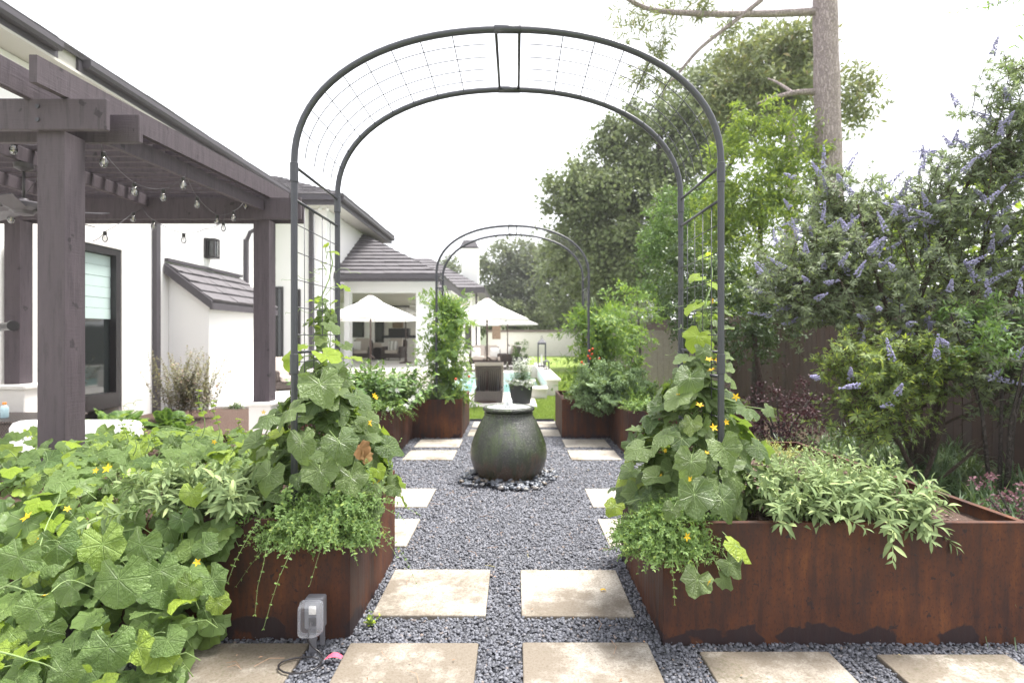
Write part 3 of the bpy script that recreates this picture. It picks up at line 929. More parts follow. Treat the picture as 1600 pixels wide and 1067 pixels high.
# ------------------------------------------------------------------ urn fountain
def mat_urn():
    t = NT('mossy glazed urn'); v = t.pos()
    sp = t.n('ShaderNodeSeparateXYZ'); t.L(v, sp.inputs[0])
    n1 = t.noise(t.map(v, (1, 1, 0.35)), 3.2, 5, 0.6); n2 = t.noise(v, 60, 4, 0.7); n3 = t.noise(t.map(v, (14, 14, 2)), 1, 4)
    c = t.mix(t.step(n1, 0.42, 0.56), (0.022, 0.024, 0.020), (0.030, 0.050, 0.007))
    low = t.step(t.math('ADD', sp.outputs[2], t.math('MULTIPLY', t.noise(v, 6, 4), 0.3)), 0.36, 0.50, 1.0, 0.0)
    c = t.mix(t.math('MULTIPLY', low, 0.85), c, (0.060, 0.030, 0.017))
    c = t.mix(t.step(n2, 0.54, 0.62, 0, 0.6), c, (0.095, 0.105, 0.075))
    c = t.mix(t.step(n3, 0.48, 0.58, 0, 0.65), c, (0.016, 0.026, 0.006))
    nm = t.bump(n2, 0.9, 0.014)
    return t.end(t.bsdf(c, 0.12, 0, 0.8, nm))
M['urn'] = mat_urn()
M['urn_water'] = mat_water('still water', (0.55, 0.57, 0.56), 0.12, 0.6, 22)
def mat_foam():
    t = NT('white water foam')
    return t.end(t.bsdf((0.88, 0.90, 0.90), 0.25, 0, 0.6, Transmission_Weight=0.25))
M['foam'] = mat_foam()
ur = thing('urn_fountain', 'large dark mossy urn fountain bubbling over at the centre of the gravel court', 'fountain', (URN[0], URN[1], 0))
ub = MB().lathe((URN[0], URN[1], 0), [(0.29,-0.02),(0.315,0.02),(0.350,0.08),(0.385,0.16),(0.407,0.24),(0.410,0.30),(0.398,0.38),(0.365,0.48),(0.325,0.57),(0.290,0.64),(0.266,0.68),(0.258,0.70),(0.262,0.712),(0.262,0.722),(0.246,0.728)], 64).build('urn_body', M['urn'], ur, True)
MB().lathe((URN[0], URN[1], 0), [(0.245,0.728),(0.262,0.736),(0.276,0.750),(0.278,0.765),(0.268,0.780),(0.250,0.785),(0.235,0.778),(0.225,0.765)], 64, caps=False).build('rim', M['urn'], ur, True)
MB().lathe((URN[0], URN[1], 0), [(0.0,0.772),(0.236,0.775)], 48, caps=False).build('water_surface', M['urn_water'], ur, True)
def foam():
    g = np.random.default_rng(6); import bmesh
    bm = bmesh.new(); bmesh.ops.create_icosphere(bm, subdivisions=1, radius=1)
    V = np.array([v.co[:] for v in bm.verts]); T = np.array([[v.index for v in f.verts] for f in bm.faces]); bm.free()
    n = 260; a = g.uniform(0, 6.28, n); hh = g.random(n)**0.8
    r = (0.045*(1-hh)**1.2+0.010)*g.random(n)**0.5
    p = np.stack([URN[0]+np.cos(a)*r, URN[1]+np.sin(a)*r, 0.775+hh*0.12], 1)
    q = g.uniform(0, 6.28, 60); rr = 0.02+0.17*g.random(60)
    p2 = np.stack([URN[0]+np.cos(q)*rr, URN[1]+np.sin(q)*rr, 0.778+g.random(60)*0.035*(1-rr/0.2)], 1)
    p = np.concatenate([p, p2]); n = len(p)
    s = np.concatenate([g.uniform(0.006, 0.017, 260), g.uniform(0.002, 0.006, 60)])
    np_obj('water_jet', scatter((V, T, V[:, :2]), p, rand_dirs(n, g), rand_dirs(n, g), s), M['foam'], ur, 'stuff')
foam()

# ------------------------------------------------------------------ arches
def arch(label, xc, y0, y1, hw, zs, zt, zfoot, r=0.0175):
    root = thing('garden_arch', label, 'arch', (xc-hw, y0, zfoot), 'dark steel tube garden arches over the path')
    def hoop(x_, n=40):
        pts = []
        for i in range(n+1):
            a = math.pi*(1-i/n)
            ca, sa = math.cos(a), math.sin(a)
            pts.append((xc+hw*(abs(ca)**0.92)*(1 if ca > 0 else -1), x_, zs+(zt-zs)*abs(sa)**0.92))
        return pts
    for y in (y0, y1):
        pts = [(xc-hw, y, zfoot)] + [(xc-hw, y, zfoot+(zs-zfoot)*k/4) for k in range(1, 4)] + hoop(y) + [(xc+hw, y, zs-(zs-zfoot)*k/4) for k in range(1, 4)] + [(xc+hw, y, zfoot)]
        MB().tube(pts, r, 12).build('arch_tube', M['metal'], root, 'all')
        for s in (-1, 1):
            for (za, zb) in ((zs-0.10, zs+0.0), (1.33, 1.43)):
                MB().lathe((xc+s*hw, y, 0), [(r*1.05, za-0.002),(r*1.22, za),(r*1.22, zb),(r*1.05, zb+0.002)], 14).build('tube_sleeve', M['metal'], root, True)
        MB().tube([(xc-0.07, y, zt+0.0005), (xc+0.07, y, zt+0.0005)], r*1.2, 12).build('tube_sleeve', M['metal'], root, 'all')
    rb = 0.008
    for s in (-1, 1):
        for z in (zs-0.015, zs-0.19, 1.44, 1.31):
            MB().tube([(xc+s*hw, y0, z), (xc+s*hw, y1, z)], rb, 8).build('cross_bar', M['metal'], root, 'all')
        MB().tube([(xc+s*0.062, y0, zt), (xc+s*0.062, y1, zt)], rb, 8).build('cross_bar', M['metal'], root, 'all')
        w = MB()
        for k in range(1, 5):
            y = y0+(y1-y0)*k/5
            w.tube([(xc+s*hw, y, 0.75), (xc+s*hw, y, zs-0.19)], 0.0025, 5)
        for k in range(10):
            z = 0.78+k*(zs-0.19-0.78)/10+0.02
            w.tube([(xc+s*hw, y0, z), (xc+s*hw, y1, z)], 0.0028, 5)
        for k in range(1, 5):
            y = y0+(y1-y0)*k/5; hp = hoop(y)
            w.tube(hp[1:20] if s < 0 else hp[21:40], 0.0026, 4)
        hp0, hp1 = hoop(y0), hoop(y1)
        rng_ = range(3, 19, 2) if s < 0 else range(23, 39, 2)
        for i in rng_:
            w.tube([hp0[i], hp1[i]], 0.0028, 4)
        w.build('wire_mesh', M['metal'], root, 'all', kind='stuff')
    return root
XC = -0.040
arch('tall dark steel garden arch in the foreground, cucumber vines on both legs', XC, 3.0, 3.73, 1.124, 2.437, 3.14, 0.3)
arch('smaller-looking far steel arch behind the urn, tomato plants on its legs', XC, 8.6, 9.35, 1.15, 2.47, 3.20, 0.3)

# ------------------------------------------------------------------ pergola
pg = thing('pergola', 'dark taupe timber pergola with string lights at the left beside the house', 'pergola', (-3.08, 3.9, 0))
def post(x1, y0, z0, z1, w=0.19):
    m = MB().rbox(x1-w, x1, y0, y0+w, z0, z1, 0.004)
    return m.build('post', M['perg'], pg)
post(-3.085, 3.90, 0.0, 2.93)
post(-2.96, 6.85, 0.745, 2.93)
post(-5.96, 6.85, 0.955, 2.93)
post(-6.05, 3.90, 0.0, 2.93)
def beam(x0, x1, y0, y1, z0, z1, name='beam'):
    return MB().rbox(x0, x1, y0, y1, z0, z1, 0.005).build(name, M['perg'], pg)
bf = beam(-7.0, -2.77, 3.855, 3.898, 2.925, 3.135)
MB().tube([(-3.23, 3.846, 3.08), (-3.23, 3.852, 3.08)], 0.014, 8).build('bolt', M['metal'], pg)
MB().tube([(-3.23, 3.846, 2.99), (-3.23, 3.852, 2.99)], 0.014, 8).build('bolt', M['metal'], pg)
beam(-7.0, -2.70, 4.092, 4.135, 2.92, 3.12)
beam(-6.9, -2.56, 6.80, 6.845, 2.93, 3.19)
beam(-6.9, -2.62, 7.045, 7.09, 2.93, 3.18)
for (x, z0) in ((-2.98, 3.14), (-3.32, 3.13), (-4.42, 3.08), (-5.30, 3.08), (-6.20, 3.08)):
    if x > -3.1:
        MB().hexa([(-3.09,3.62,3.14),(-3.04,3.62,3.14),(-2.90,7.3,3.195),(-2.95,7.3,3.195),(-3.09,3.62,3.315),(-3.04,3.62,3.315),(-2.90,7.3,3.37),(-2.95,7.3,3.37)]).build('rafter', M['perg'], pg)
    else:
        beam(x, x+0.045, 3.62 if x > -4 else 4.14, 7.25 if x > -4 else 6.795, z0, z0+0.19 if x > -4 else z0+0.13, 'rafter')
# inner edge beam under the outer rafter
MB().hexa([(-3.16,4.14,2.99),(-3.115,4.14,2.99),(-2.99,6.79,3.03),(-3.035,6.79,3.03),(-3.16,4.14,3.13),(-3.115,4.14,3.13),(-2.99,6.79,3.15),(-3.035,6.79,3.15)]).build('beam', M['perg'], pg)
for k in range(17):
    y = 4.25 + k*0.18
    MB().box(-6.9, -3.17+0.045*k/5, y, y+0.045, 3.212+0.001*k, 3.30).build('slat', M['perg'], pg)

pr = thing('stone_pier', 'pale stone pier with moulded cap under the left rear pergola post', 'pier', (-6.05, 6.95, 0), 'stone piers under the rear pergola posts')
MB().rbox(-6.22, -5.83, 6.76, 7.14, 0, 0.90, 0.01).build('shaft', M['trim_stone'], pr)
MB().rbox(-6.26, -5.79, 6.72, 7.18, 0.901, 0.955, 0.015).build('cap', M['trim_stone'], pr)
pr = thing('stone_pier', 'pale stone pier under the pergola post behind the left cucumber vine', 'pier', (-3.05, 6.95, 0), 'stone piers under the rear pergola posts')
MB().rbox(-3.19, -2.92, 6.81, 7.08, 0, 0.70, 0.01).build('shaft', M['trim_stone'], pr)
MB().rbox(-3.22, -2.89, 6.78, 7.11, 0.701, 0.745, 0.015).build('cap', M['trim_stone'], pr)

# ceiling fan under the pergola
fan = thing('ceiling_fan', 'dark grey outdoor ceiling fan hanging under the pergola', 'ceiling fan', (-4.40, 5.1, 3.08))
FX, FY = -4.40, 5.1
MB().lathe((FX, FY, 0), [(0.02,3.075),(0.075,3.07),(0.07,3.03),(0.02,3.00)], 16).build('canopy', M['trim'], fan, True)
MB().tube([(FX, FY, 3.01), (FX, FY, 2.74)], 0.012, 8).build('rod', M['trim'], fan, 'all')
MB().lathe((FX, FY, 0), [(0.03,2.76),(0.05,2.735),(0.145,2.725),(0.165,2.71),(0.165,2.675),(0.15,2.66),(0.09,2.65),(0.07,2.62),(0.03,2.61)], 28).build('motor', M['trim'], fan, True)
for k in range(5):
    a = R(-62 + 72*k); ca, sa = math.cos(a), math.sin(a)
    def q(r, s, z): return (FX+ca*r-sa*s, FY+sa*r+ca*s, z)
    MB().hexa([q(.10,-.05,2.640),q(.66,-.075,2.625),q(.66,.075,2.665),q(.10,.05,2.660),q(.10,-.05,2.648),q(.66,-.075,2.633),q(.66,.075,2.673),q(.10,.05,2.668)]).build('blade', M['trim'], fan)

# string lights
def mat_glass_bulb():
    t = NT('clear bulb glass')
    g = t.n('ShaderNodeBsdfGlossy'); g.inputs[1].default_value = 0.05
    tr = t.n('ShaderNodeBsdfTransparent'); tr.inputs[0].default_value = (0.93, 0.93, 0.95, 1)
    fr = t.n('ShaderNodeFresnel'); fr.inputs[0].default_value = 1.5
    m = t.n('ShaderNodeMixShader'); t.L(t.math('MULTIPLY_ADD', fr.outputs[0], 1.2, 0.12, clamp=True), m.inputs[0]); t.L(tr.outputs[0], m.inputs[1]); t.L(g.outputs[0], m.inputs[2])
    return t.end(m.outputs[0])
M['bulb'] = mat_glass_bulb()
M['filament'] = mat_simple('pale filament support', (0.7, 0.6, 0.45), 0.4)
strings = [
    ('string of clear bulbs running from the front pergola beam to the far post', 
     [(158,225,4.14,0),(162,238,4.2,1),(210,286,5.0,1),(255,296,5.3,1),(286,277,5.2,1),(290,270,5.3,0),(308,308,5.8,1),(339,336,6.5,1),(365,330,6.5,1),(384,312,6.7,1),(392,315,6.78,0)]),
    ('string of clear bulbs dipping low in front of the white house wall',
     [(145,377,6.0,0),(164,362,6.1,1),(208,332,6.6,1),(222,325,6.79,0),(240,344,6.6,1),(287,365,6.4,1),(320,358,6.5,0),(349,347,6.7,1),(352,330,6.79,0)]),
    ('string of clear bulbs near the ceiling fan at the left edge',
     [(-60,200,4.3,0),(21,220,4.6,1),(62,226,5.0,0),(70,262,5.0,0),(17,330,5.3,1),(-40,340,5.6,0)])]
for lab, pts in strings:
    p0 = P(*pts[0][:3])
    st = thing('string_lights', lab, 'string lights', tuple(p0), 'clear bulb string lights under the pergola')
    cab = []
    for i in range(len(pts)-1):
        a, b_ = P(*pts[i][:3]), P(*pts[i+1][:3])
        for k in range(4):
            t_ = k/4
            v = a.lerp(b_, t_); v.z -= 0.02*math.sin(math.pi*t_)
            cab.append(v)
    cab.append(P(*pts[-1][:3]))
    MB().tube(cab, 0.0035, 5).build('cable', M['trim'], st, 'all')
    for (x, y, d, on) in pts:
        if not on: continue
        c = P(x, y, d)
        bo = MB().lathe((c.x, c.y, c.z-0.115), [(0.004,0.0),(0.018,0.008),(0.028,0.028),(0.029,0.045),(0.020,0.070),(0.015,0.078)], 14).build('bulb', M['bulb'], st, 'all')
        MB().lathe((c.x, c.y, c.z-0.115), [(0.015,0.076),(0.018,0.08),(0.018,0.112),(0.008,0.120)], 10).build('socket', M['frame'], bo, True)
        MB().tube([(c.x-0.005, c.y, c.z-0.04), (c.x-0.004, c.y, c.z-0.088), (c.x+0.004, c.y, c.z-0.088), (c.x+0.005, c.y, c.z-0.04)], 0.0022, 4).build('filament', M['filament'], bo)

# ------------------------------------------------------------------ roof tiles
def roof_plane(parent, el, er, rr, rl, courses, tile_w, th=0.045, mat='roof', seed=1):
    """tiles laid in overlapping courses between eave el-er and ridge rl-rr, all in one mesh"""
    g = random.Random(seed)
    el, er, rr, rl = map(Vector, (el, er, rr, rl))
    n = (er-el).cross(rl-el)
    if n.length < 1e-6: n = (er-el).cross(rr-el)
    n.normalize()
    if n.z < 0: n = -n
    mb = MB()
    # backing
    mb.hexa([el-n*0.05, er-n*0.05, rr-n*0.05, rl-n*0.05, el-n*0.004, er-n*0.004, rr-n*0.004, rl-n*0.004])
    for c in range(courses):
        t0, t1 = c/courses, min((c+1.12)/courses, 1.0)
        a0, b0 = el.lerp(rl, t0), er.lerp(rr, t0)
        a1, b1 = el.lerp(rl, t1), er.lerp(rr, t1)
        wlen = (b0-a0).length
        k = max(1, int(wlen/tile_w))
        off = 0.5 if c % 2 else 0.0
        cuts = [0.0] + [(i+off)/k for i in range(1 if off == 0 else 0, k) if 0 < (i+off)/k < 1] + [1.0]
        for i in range(len(cuts)-1):
            u0, u1 = cuts[i], cuts[i+1]-0.006/max(wlen, 0.1)
            lift = th*g.uniform(0.8, 1.15)
            p = [a0.lerp(b0, u0), a0.lerp(b0, u1), a1.lerp(b1, u1), a1.lerp(b1, u0)]
            mb.hexa([p[0], p[1], p[2], p[3], p[0]+n*lift, p[1]+n*lift, p[2]+n*0.006, p[3]+n*0.006])
    return mb.build('roof_tiles', M[mat], parent, kind='stuff')

# ------------------------------------------------------------------ main house
hs = thing('house', 'large white stucco house with charcoal gutters on the left', 'house', (-7.3, 10, 0))
XW = -7.3
def wall(x0, x1, y0, y1, z0, z1, par=hs, mat='stucco', name='wall'):
    return MB().box(x0, x1, y0, y1, z0, z1).build(name, M[mat], par)
wall(-7.6, XW, 2, 9.45, 0, 5.62)                     # the wall is cut for the glazed door
wall(-7.6, XW, 9.45, 10.50, 3.12, 5.62)
wall(-7.6, XW, 10.50, 17.30, 0, 5.62)
MB().box(-8.0, -6.82, 2, 17.25, 5.63, 5.67).build('soffit', M['soffit'], hs)
MB().box(-6.86, -6.82, 2, 8.5, 5.675, 5.90).build('fascia', M['trim'], hs)
MB().box(-6.86, -6.82, 8.9, 17.25, 5.675, 5.90).build('fascia', M['trim'], hs)
MB().box(-6.90, -6.865, 8.5, 8.9, 5.675, 5.93).build('fascia', M['soffit'], hs)
def gutter(x, y0, y1, z, par=hs):
    m = MB(); pr_ = [(0,0),(0.10,0.0),(0.125,0.05),(0.125,0.13),(0,0.13)]
    vs = [(x+a, y0, z+b_) for a, b_ in pr_]+[(x+a, y1, z+b_) for a, b_ in pr_]
    n = len(pr_)
    m.add(vs, [tuple(range(n)), tuple(reversed(range(n, 2*n)))]+[(i, n+i, n+(i+1) % n, (i+1) % n) for i in range(n)])
    return m.build('gutter', M['trim'], par)
gutter(-6.818, 2, 8.45, 5.76); gutter(-6.818, 8.98, 17.25, 5.76)
roof_plane(hs, (-6.78, 17.4, 5.92), (-6.78, 1.5, 5.92), (-12.5, 1.5, 8.2), (-12.5, 17.4, 8.2), 18, 0.4, 0.05, seed=2)
MB().box(-7.9, -7.62, 9.3, 10.6, 0, 3.3).build('dark_interior', M['frame'], hs)
dr = MB()
for a in ((9.45,9.47+0.10,0.25,3.12),(10.38,10.50,0.25,3.12)): dr.box(-7.45, XW+0.03, a[0], a[1], a[2], a[3])
dr.box(-7.45, XW+0.03, 9.571, 10.379, 3.0, 3.12); dr.box(-7.45, XW+0.03, 9.571, 10.379, 0.25, 0.52)
door = dr.build('door', M['frame'], hs)
def mat_window():
    t = NT('dark window glass')
    return t.end(t.bsdf((0.018, 0.022, 0.022), 0.04, 0, 0.8))
M['glass'] = mat_window()
MB().box(-7.40, -7.385, 9.571, 10.379, 0.52, 3.0).build('glass_pane', M['glass'], door)
M['blind'] = mat_simple('pale green roman blind', (0.42, 0.52, 0.50), 0.7, 0.05, 6)
bl = MB()
for k in range(6): bl.box(-7.383, -7.375+0.004*(k % 2), 9.575, 10.375, 2.99-0.19*(k+1), 2.985-0.19*k)
bl.build('blind', M['blind'], door)
# limestone door surround
MB().box(XW+0.001, XW+0.045, 10.51, 11.05, 0.0, 3.55).build('stone_surround', M['trim_stone'], hs)
MB().box(XW+0.001, XW+0.045, 8.2, 10.509, 3.13, 3.55).build('stone_surround', M['trim_stone'], hs)
MB().box(XW+0.001, XW+0.045, 8.2, 9.44, 0.0, 3.129).build('stone_surround', M['trim_stone'], hs)
MB().box(XW+0.046, XW+0.10, 8.1, 8.55, 0.0, 2.9).build('stone_surround', M['trim_stone'], hs)
MB().box(XW+0.001, XW+0.095, 11.45, 11.58, 0.0, 5.6).build('downspout', M['trim'], hs)
MB().box(XW+0.001, XW+0.095, 15.3, 15.42, 0.0, 4.15).build('downspout', M['trim'], hs)
MB().tube([(XW+0.06, 15.36, 4.12), (XW+0.15, 15.36, 4.35), (XW+0.45, 15.36, 4.5)], 0.055, 8).build('downspout', M['trim'], hs, 'all')
# wall lantern
wl = thing('wall_lantern', 'black box wall lantern on the white wall left of the pergola post', 'wall lantern', (XW, 13.6, 3.6))
c = P(328, 389, 13.5)
MB().box(XW+0.001, XW+0.05, 13.35, 13.65, 3.38, 3.85).build('back_plate', M['frame'], wl)
for dz in (3.38, 3.80): MB().box(XW+0.051, XW+0.24, 13.38, 13.62, dz, dz+0.05).build('frame', M['frame'], wl)
for (dx, dy) in ((0.051, 13.38), (0.051, 13.59), (0.21, 13.38), (0.21, 13.59)): MB().box(XW+dx, XW+dx+0.03, dy, dy+0.03, 3.43, 3.80).build('bar', M['frame'], wl)
MB().box(XW+0.085, XW+0.205, 13.415, 13.585, 3.435, 3.795).build('glass_pane', M['glass'], wl)

# bump-out with lean-to roof
bo_ = thing('lean_to_bay', 'white stucco bay with a small sloping tiled roof against the house', 'bay', (-6.6, 12.6, 0))
MB().hexa([(XW+0.005,12.0,0),(-6.45,12.0,0),(-6.45,15.0,0),(XW+0.005,15.0,0),(XW+0.005,12.0,2.95),(-6.45,12.0,2.32),(-6.45,15.0,2.32),(XW+0.005,15.0,2.95)]).build('wall', M['stucco'], bo_)
roof_plane(bo_, (-6.32, 15.1, 2.28), (-6.32, 11.85, 2.28), (XW+0.02, 11.85, 3.07), (XW+0.02, 15.1, 3.07), 4, 0.35, 0.05, seed=5)
MB().hexa([(-6.34,11.82,2.10),(-6.29,11.82,2.10),(-6.29,15.1,2.10),(-6.34,15.1,2.10),(-6.34,11.82,2.24),(-6.29,11.82,2.24),(-6.29,15.1,2.24),(-6.34,15.1,2.24)]).build('fascia', M['trim'], bo_)
MB().hexa([(XW+0.02,11.80,2.85),(-6.29,11.80,2.10),(-6.29,11.84,2.10),(XW+0.02,11.84,2.85),(XW+0.02,11.80,3.05),(-6.29,11.80,2.28),(-6.29,11.84,2.28),(XW+0.02,11.84,3.05)]).build('fascia', M['trim'], bo_)
MB().box(XW+0.003, XW+0.08, 11.85, 15.1, 3.10, 3.17).build('ridge_cap', M['trim'], bo_)

# two-storey wing
wg = thing('house_wing', 'two storey white wing of the house with a brown grey hip roof', 'house', (-7, 18.3, 0))
MB().box(-14, -6.05, 18.3, 19.5, 0, 4.099).build('wall', M['stucco'], wg)
MB().box(-14, -6.05, 18.3, 23.2, 4.1, 5.62).build('wall', M['stucco'], wg)
MB().box(-14, -5.45, 17.6, 25, 5.63, 5.67).build('soffit', M['soffit'], wg)
MB().box(-14, -5.42, 17.56, 17.60, 5.60, 5.90).build('fascia', M['trim'], wg)
MB().box(-5.45, -5.41, 17.605, 25, 5.60, 5.90).build('fascia', M['trim'], wg)
MB().box(-14, -5.38, 17.44, 17.555, 5.74, 5.88).build('gutter', M['trim'], wg)
gutter(-5.408, 17.56, 25, 5.74, wg)
roof_plane(wg, (-16, 17.45, 5.90), (-5.30, 17.45, 5.90), (-9.1, 21.3, 7.55), (-12.0, 21.3, 7.55), 12, 0.4, 0.05, seed=3)
roof_plane(wg, (-5.30, 17.45, 5.90), (-5.30, 25.0, 5.90), (-9.1, 21.3, 7.55), (-9.1, 21.29, 7.55), 12, 0.4, 0.05, seed=4)
def window(par, x0, x1, y, z0, z1, f=0.07):
    fr = MB().box(x0, x0+f, y-0.04, y-0.002, z0, z1).box(x1-f, x1, y-0.04, y-0.002, z0, z1).box(x0+f+.001, x1-f-.001, y-0.04, y-0.002, z1-f, z1).box(x0+f+.001, x1-f-.001, y-0.04, y-0.002, z0, z0+f).build('window', M['frame'], par)
    MB().box(x0+f, x1-f, y-0.02, y-0.004, z0+f, z1-f).build('pane', M['glass'], fr)
def winP(par, px0, px1, py0, py1, Y):
    a = P(px0, py1, Y); b_ = P(px1, py0, Y); window(par, a.x, b_.x, Y, a.z, b_.z)
winP(wg, 431, 443, 448, 560, 18.3)
winP(wg, 457, 470, 452, 566, 18.3)
MB().box(-6.6, -6.48, 18.2, 18.299, 0, 5.6).build('downspout', M['trim'], wg)
fl = MB().tube([P(505,318,18.2), P(503,322,18.1), P(499,328,18.0)], 0.05, 6).tube([P(505,318,18.2), P(508,322,18.1), P(512,328,18.0)], 0.05, 6).build('floodlight', M['stucco'], wg)

# loggia (single storey, farther back)
lg = thing('loggia', 'single storey white loggia with a broad hip roof behind the umbrellas', 'loggia', (-6.5, 27, 0.45))
YL = 19.6
def bx(px0, px1, py0, py1, Y0, Y1, mat, name, par):
    a = P(px0, py1, Y0); b_ = P(px1, py0, Y0)
    return MB().box(a.x, b_.x, Y0, Y1, a.z, b_.z).build(name, M[mat], par)
za = P(0, 437, YL).z; zb = P(0, 455, YL).z
MB().box(-6.04, -2.75, YL+0.5, YL+0.9, zb, za).build('lintel', M['stucco'], lg)
MB().box(-6.04, -5.86, YL+0.5, YL+0.9, 0.4, zb-.001).build('column', M['stucco'], lg)
MB().box(P(650,0,YL+.5).x, P(700,0,YL+.5).x, YL+0.5, YL+1.2, 0.4, zb-.001).build('column', M['stucco'], lg)
MB().box(-9, -2.9, 29.5, 29.8, 0.4, za-0.36).build('back_wall', M['trim_stone'], lg)
MB().box(-9, -2.3, YL+0.91, 29.49, za-0.35, za-0.30).build('ceiling', M['soffit'], lg)
winP(lg, 585, 640, 464, 480, 29.45)
winP(lg, 545, 569, 458, 527, 26.9)
MB().box(P(520,0,27).x, P(583,0,27).x, 26.901, 27.2, 0.4, za-0.36).build('wall', M['stucco'], lg)
winP(lg, 586, 600, 480, 535, 29.45)
wal = M['trim']
a_ = P(500, 427, YL-0.5); b2 = P(687, 427, YL-0.5)
MB().box(-6.04, b2.x, YL-0.55, YL-0.50, P(0,440,YL-.5).z, P(0,431,YL-.5).z).build('fascia', M['trim'], lg)
MB().box(-6.04, b2.x+0.05, YL-0.66, YL-0.551, P(0,436,YL-.5).z, P(0,429,YL-.5).z).build('gutter', M['trim'], lg)
ze = P(0, 429, YL-0.6).z
ap = P(556, 362, 23.0)
roof_plane(lg, (-6.6, YL-0.6, ze), (b2.x+0.05, YL-0.6, ze), (ap.x+0.05, 23.0, ap.z), (ap.x-0.3, 23.0, ap.z), 13, 0.42, 0.06, seed=6)
roof_plane(lg, (b2.x+0.05, YL-0.6, ze), (b2.x+0.05, 30, ze), (ap.x+0.05, 26.4, ap.z), (ap.x+0.05, 23.0, ap.z), 13, 0.42, 0.06, seed=7)
MB().box(b2.x, b2.x+0.05, YL-0.54, 30, ze-0.3, ze-0.02).build('fascia', M['trim'], lg)
# loggia fan and kitchen block
lf = thing('ceiling_fan', 'black ceiling fan inside the loggia', 'ceiling fan', tuple(P(624, 460, 26)))
c = P(626, 466, 26)
MB().tube([(c.x, c.y, c.z+0.6), (c.x, c.y, c.z)], 0.03, 6).build('rod', M['frame'], lf)
MB().lathe(c, [(0.05,0.1),(0.16,0.05),(0.16,-0.06),(0.08,-0.12)], 14).build('motor', M['frame'], lf, True)
for k in range(5):
    a = k*1.2566+0.3
    MB().beam((c.x+math.cos(a)*0.15, c.y+math.sin(a)*0.15, c.z-0.02), (c.x+math.cos(a)*0.85, c.y+math.sin(a)*0.85, c.z-0.03), 0.16, 0.015).build('blade', M['frame'], lf)
gk = thing('outdoor_kitchen', 'black grill on a pale counter in the loggia behind the wicker chairs', 'grill', tuple(P(615, 545, 29.5)))
bx(600, 648, 528, 560, 27.5, 28.3, 'trim_stone', 'counter', gk)
bx(596, 650, 524, 528, 27.4, 28.4, 'charcoal_pot', 'counter_top', gk)
bx(607, 638, 513, 524, 27.5, 28.1, 'frame', 'grill_hood', gk)
M['stone_mix'] = mat_simple('brown mixed stone veneer', (0.24, 0.17, 0.12), 0.9, 0.6, 9, 0.5)
sv = bx(613, 629, 504, 512.5, 29.2, 29.4, 'stone_mix', 'stone_panel', gk)

# far block
fb = thing('rear_house_block', 'farther white house block with hip roof left of the chimney', 'house', (-3, 36, 0))
YB = 36.0
MB().box(-11, P(738,0,YB).x, YB, YB+8, 0, P(0,452,YB).z).build('wall', M['stucco'], fb)
e = P(757, 450, YB-0.6)
roof_plane(fb, (-12, YB-0.6, e.z), (e.x, YB-0.6, e.z), (P(668,400,40).x, 40.5, P(668,402,40).z), (-8, 40.5, P(668,402,40).z), 11, 0.42, 0.06, seed=8)
roof_plane(fb, (e.x, YB-0.6, e.z), (e.x, YB+9, e.z), (P(668,400,40).x, 40.6, P(668,402,40).z), (P(668,400,40).x, 40.5, P(668,402,40).z), 11, 0.42, 0.06, seed=9)
MB().box(-12, e.x, YB-0.68, YB-0.60, e.z-0.32, e.z-0.02).build('fascia', M['trim'], fb)
MB().box(e.x-0.6, e.x+0.02, YB-0.59, YB+9, e.z-0.32, e.z-0.02).build('fascia', M['trim'], fb)
MB().box(P(743,0,YB).x, P(746,0,YB).x, YB-0.2, YB-0.05, 0, 4.4).build('downspout', M['trim'], fb)
winP(fb, 727, 735, 480, 545, YB-0.002)
ch = thing('chimney', 'white stucco chimney with a dark metal cap behind the hip roof', 'chimney', tuple(P(734, 440, 38)))
bx(721, 747, 388, 470, 38, 39.2, 'stucco', 'stack', ch)
a = P(734, 388, 38.6)
MB().add([(a.x-.62,38.0,a.z),(a.x+.62,38.0,a.z),(a.x+.62,39.25,a.z),(a.x-.62,39.25,a.z),(a.x-.38,38.3,a.z+.5),(a.x+.38,38.3,a.z+.5),(a.x+.38,38.9,a.z+.5),(a.x-.38,38.9,a.z+.5)], [(0,3,2,1),(4,5,6,7),(0,1,5,4),(1,2,6,5),(2,3,7,6),(3,0,4,7)]).build('cap', M['trim'], ch)

# ------------------------------------------------------------------ pool terrace
def pool():
    MB().box(-9, 0.47, 12.2, 14.6, -0.03, 0.045).build('pool_deck', M['deck'])['kind'] = 'structure'
    MB().box(-2.299, 0.30, 21.3, 46, -0.03, 0.20).build('pool_terrace', M['deck'])['kind'] = 'structure'
    MB().box(-9, -2.3, 17.0, 34, -0.03, 0.52).build('raised_terrace', M['deck'])['kind'] = 'structure'
    MB().box(-9, 0.55, 14.601, 14.95, -0.03, 0.07).build('pool_coping', M['white_stone'])['kind'] = 'structure'
    MB().box(-2.29, 0.55, 20.9, 21.299, -0.03, 0.24).build('pool_coping', M['white_stone'])['kind'] = 'structure'
    MB().box(-9, -2.0, 14.951, 16.99, -0.03, 0.05).build('pool_deck', M['deck'])['kind'] = 'structure'
    MB().box(-2.299, -1.95, 14.951, 20.89, -0.03, 0.07).build('pool_coping', M['white_stone'])['kind'] = 'structure'
    sheet('pool_water', -2.0, 0.7, 14.95, 20.9, 0.02, M['pool'])
pool()
lw = thing('low_wall', 'low pale stone wall with wide coping along the right side of the pool', 'wall', (0.95, 14.5, 0))
MB().box(0.82, 1.10, 14.53, 23.5, 0, 0.40).build('wall_face', M['trim_stone'], lw)
MB().rbox(0.76, 1.16, 14.47, 23.6, 0.401, 0.46, 0.01).build('coping', M['white_stone'], lw)
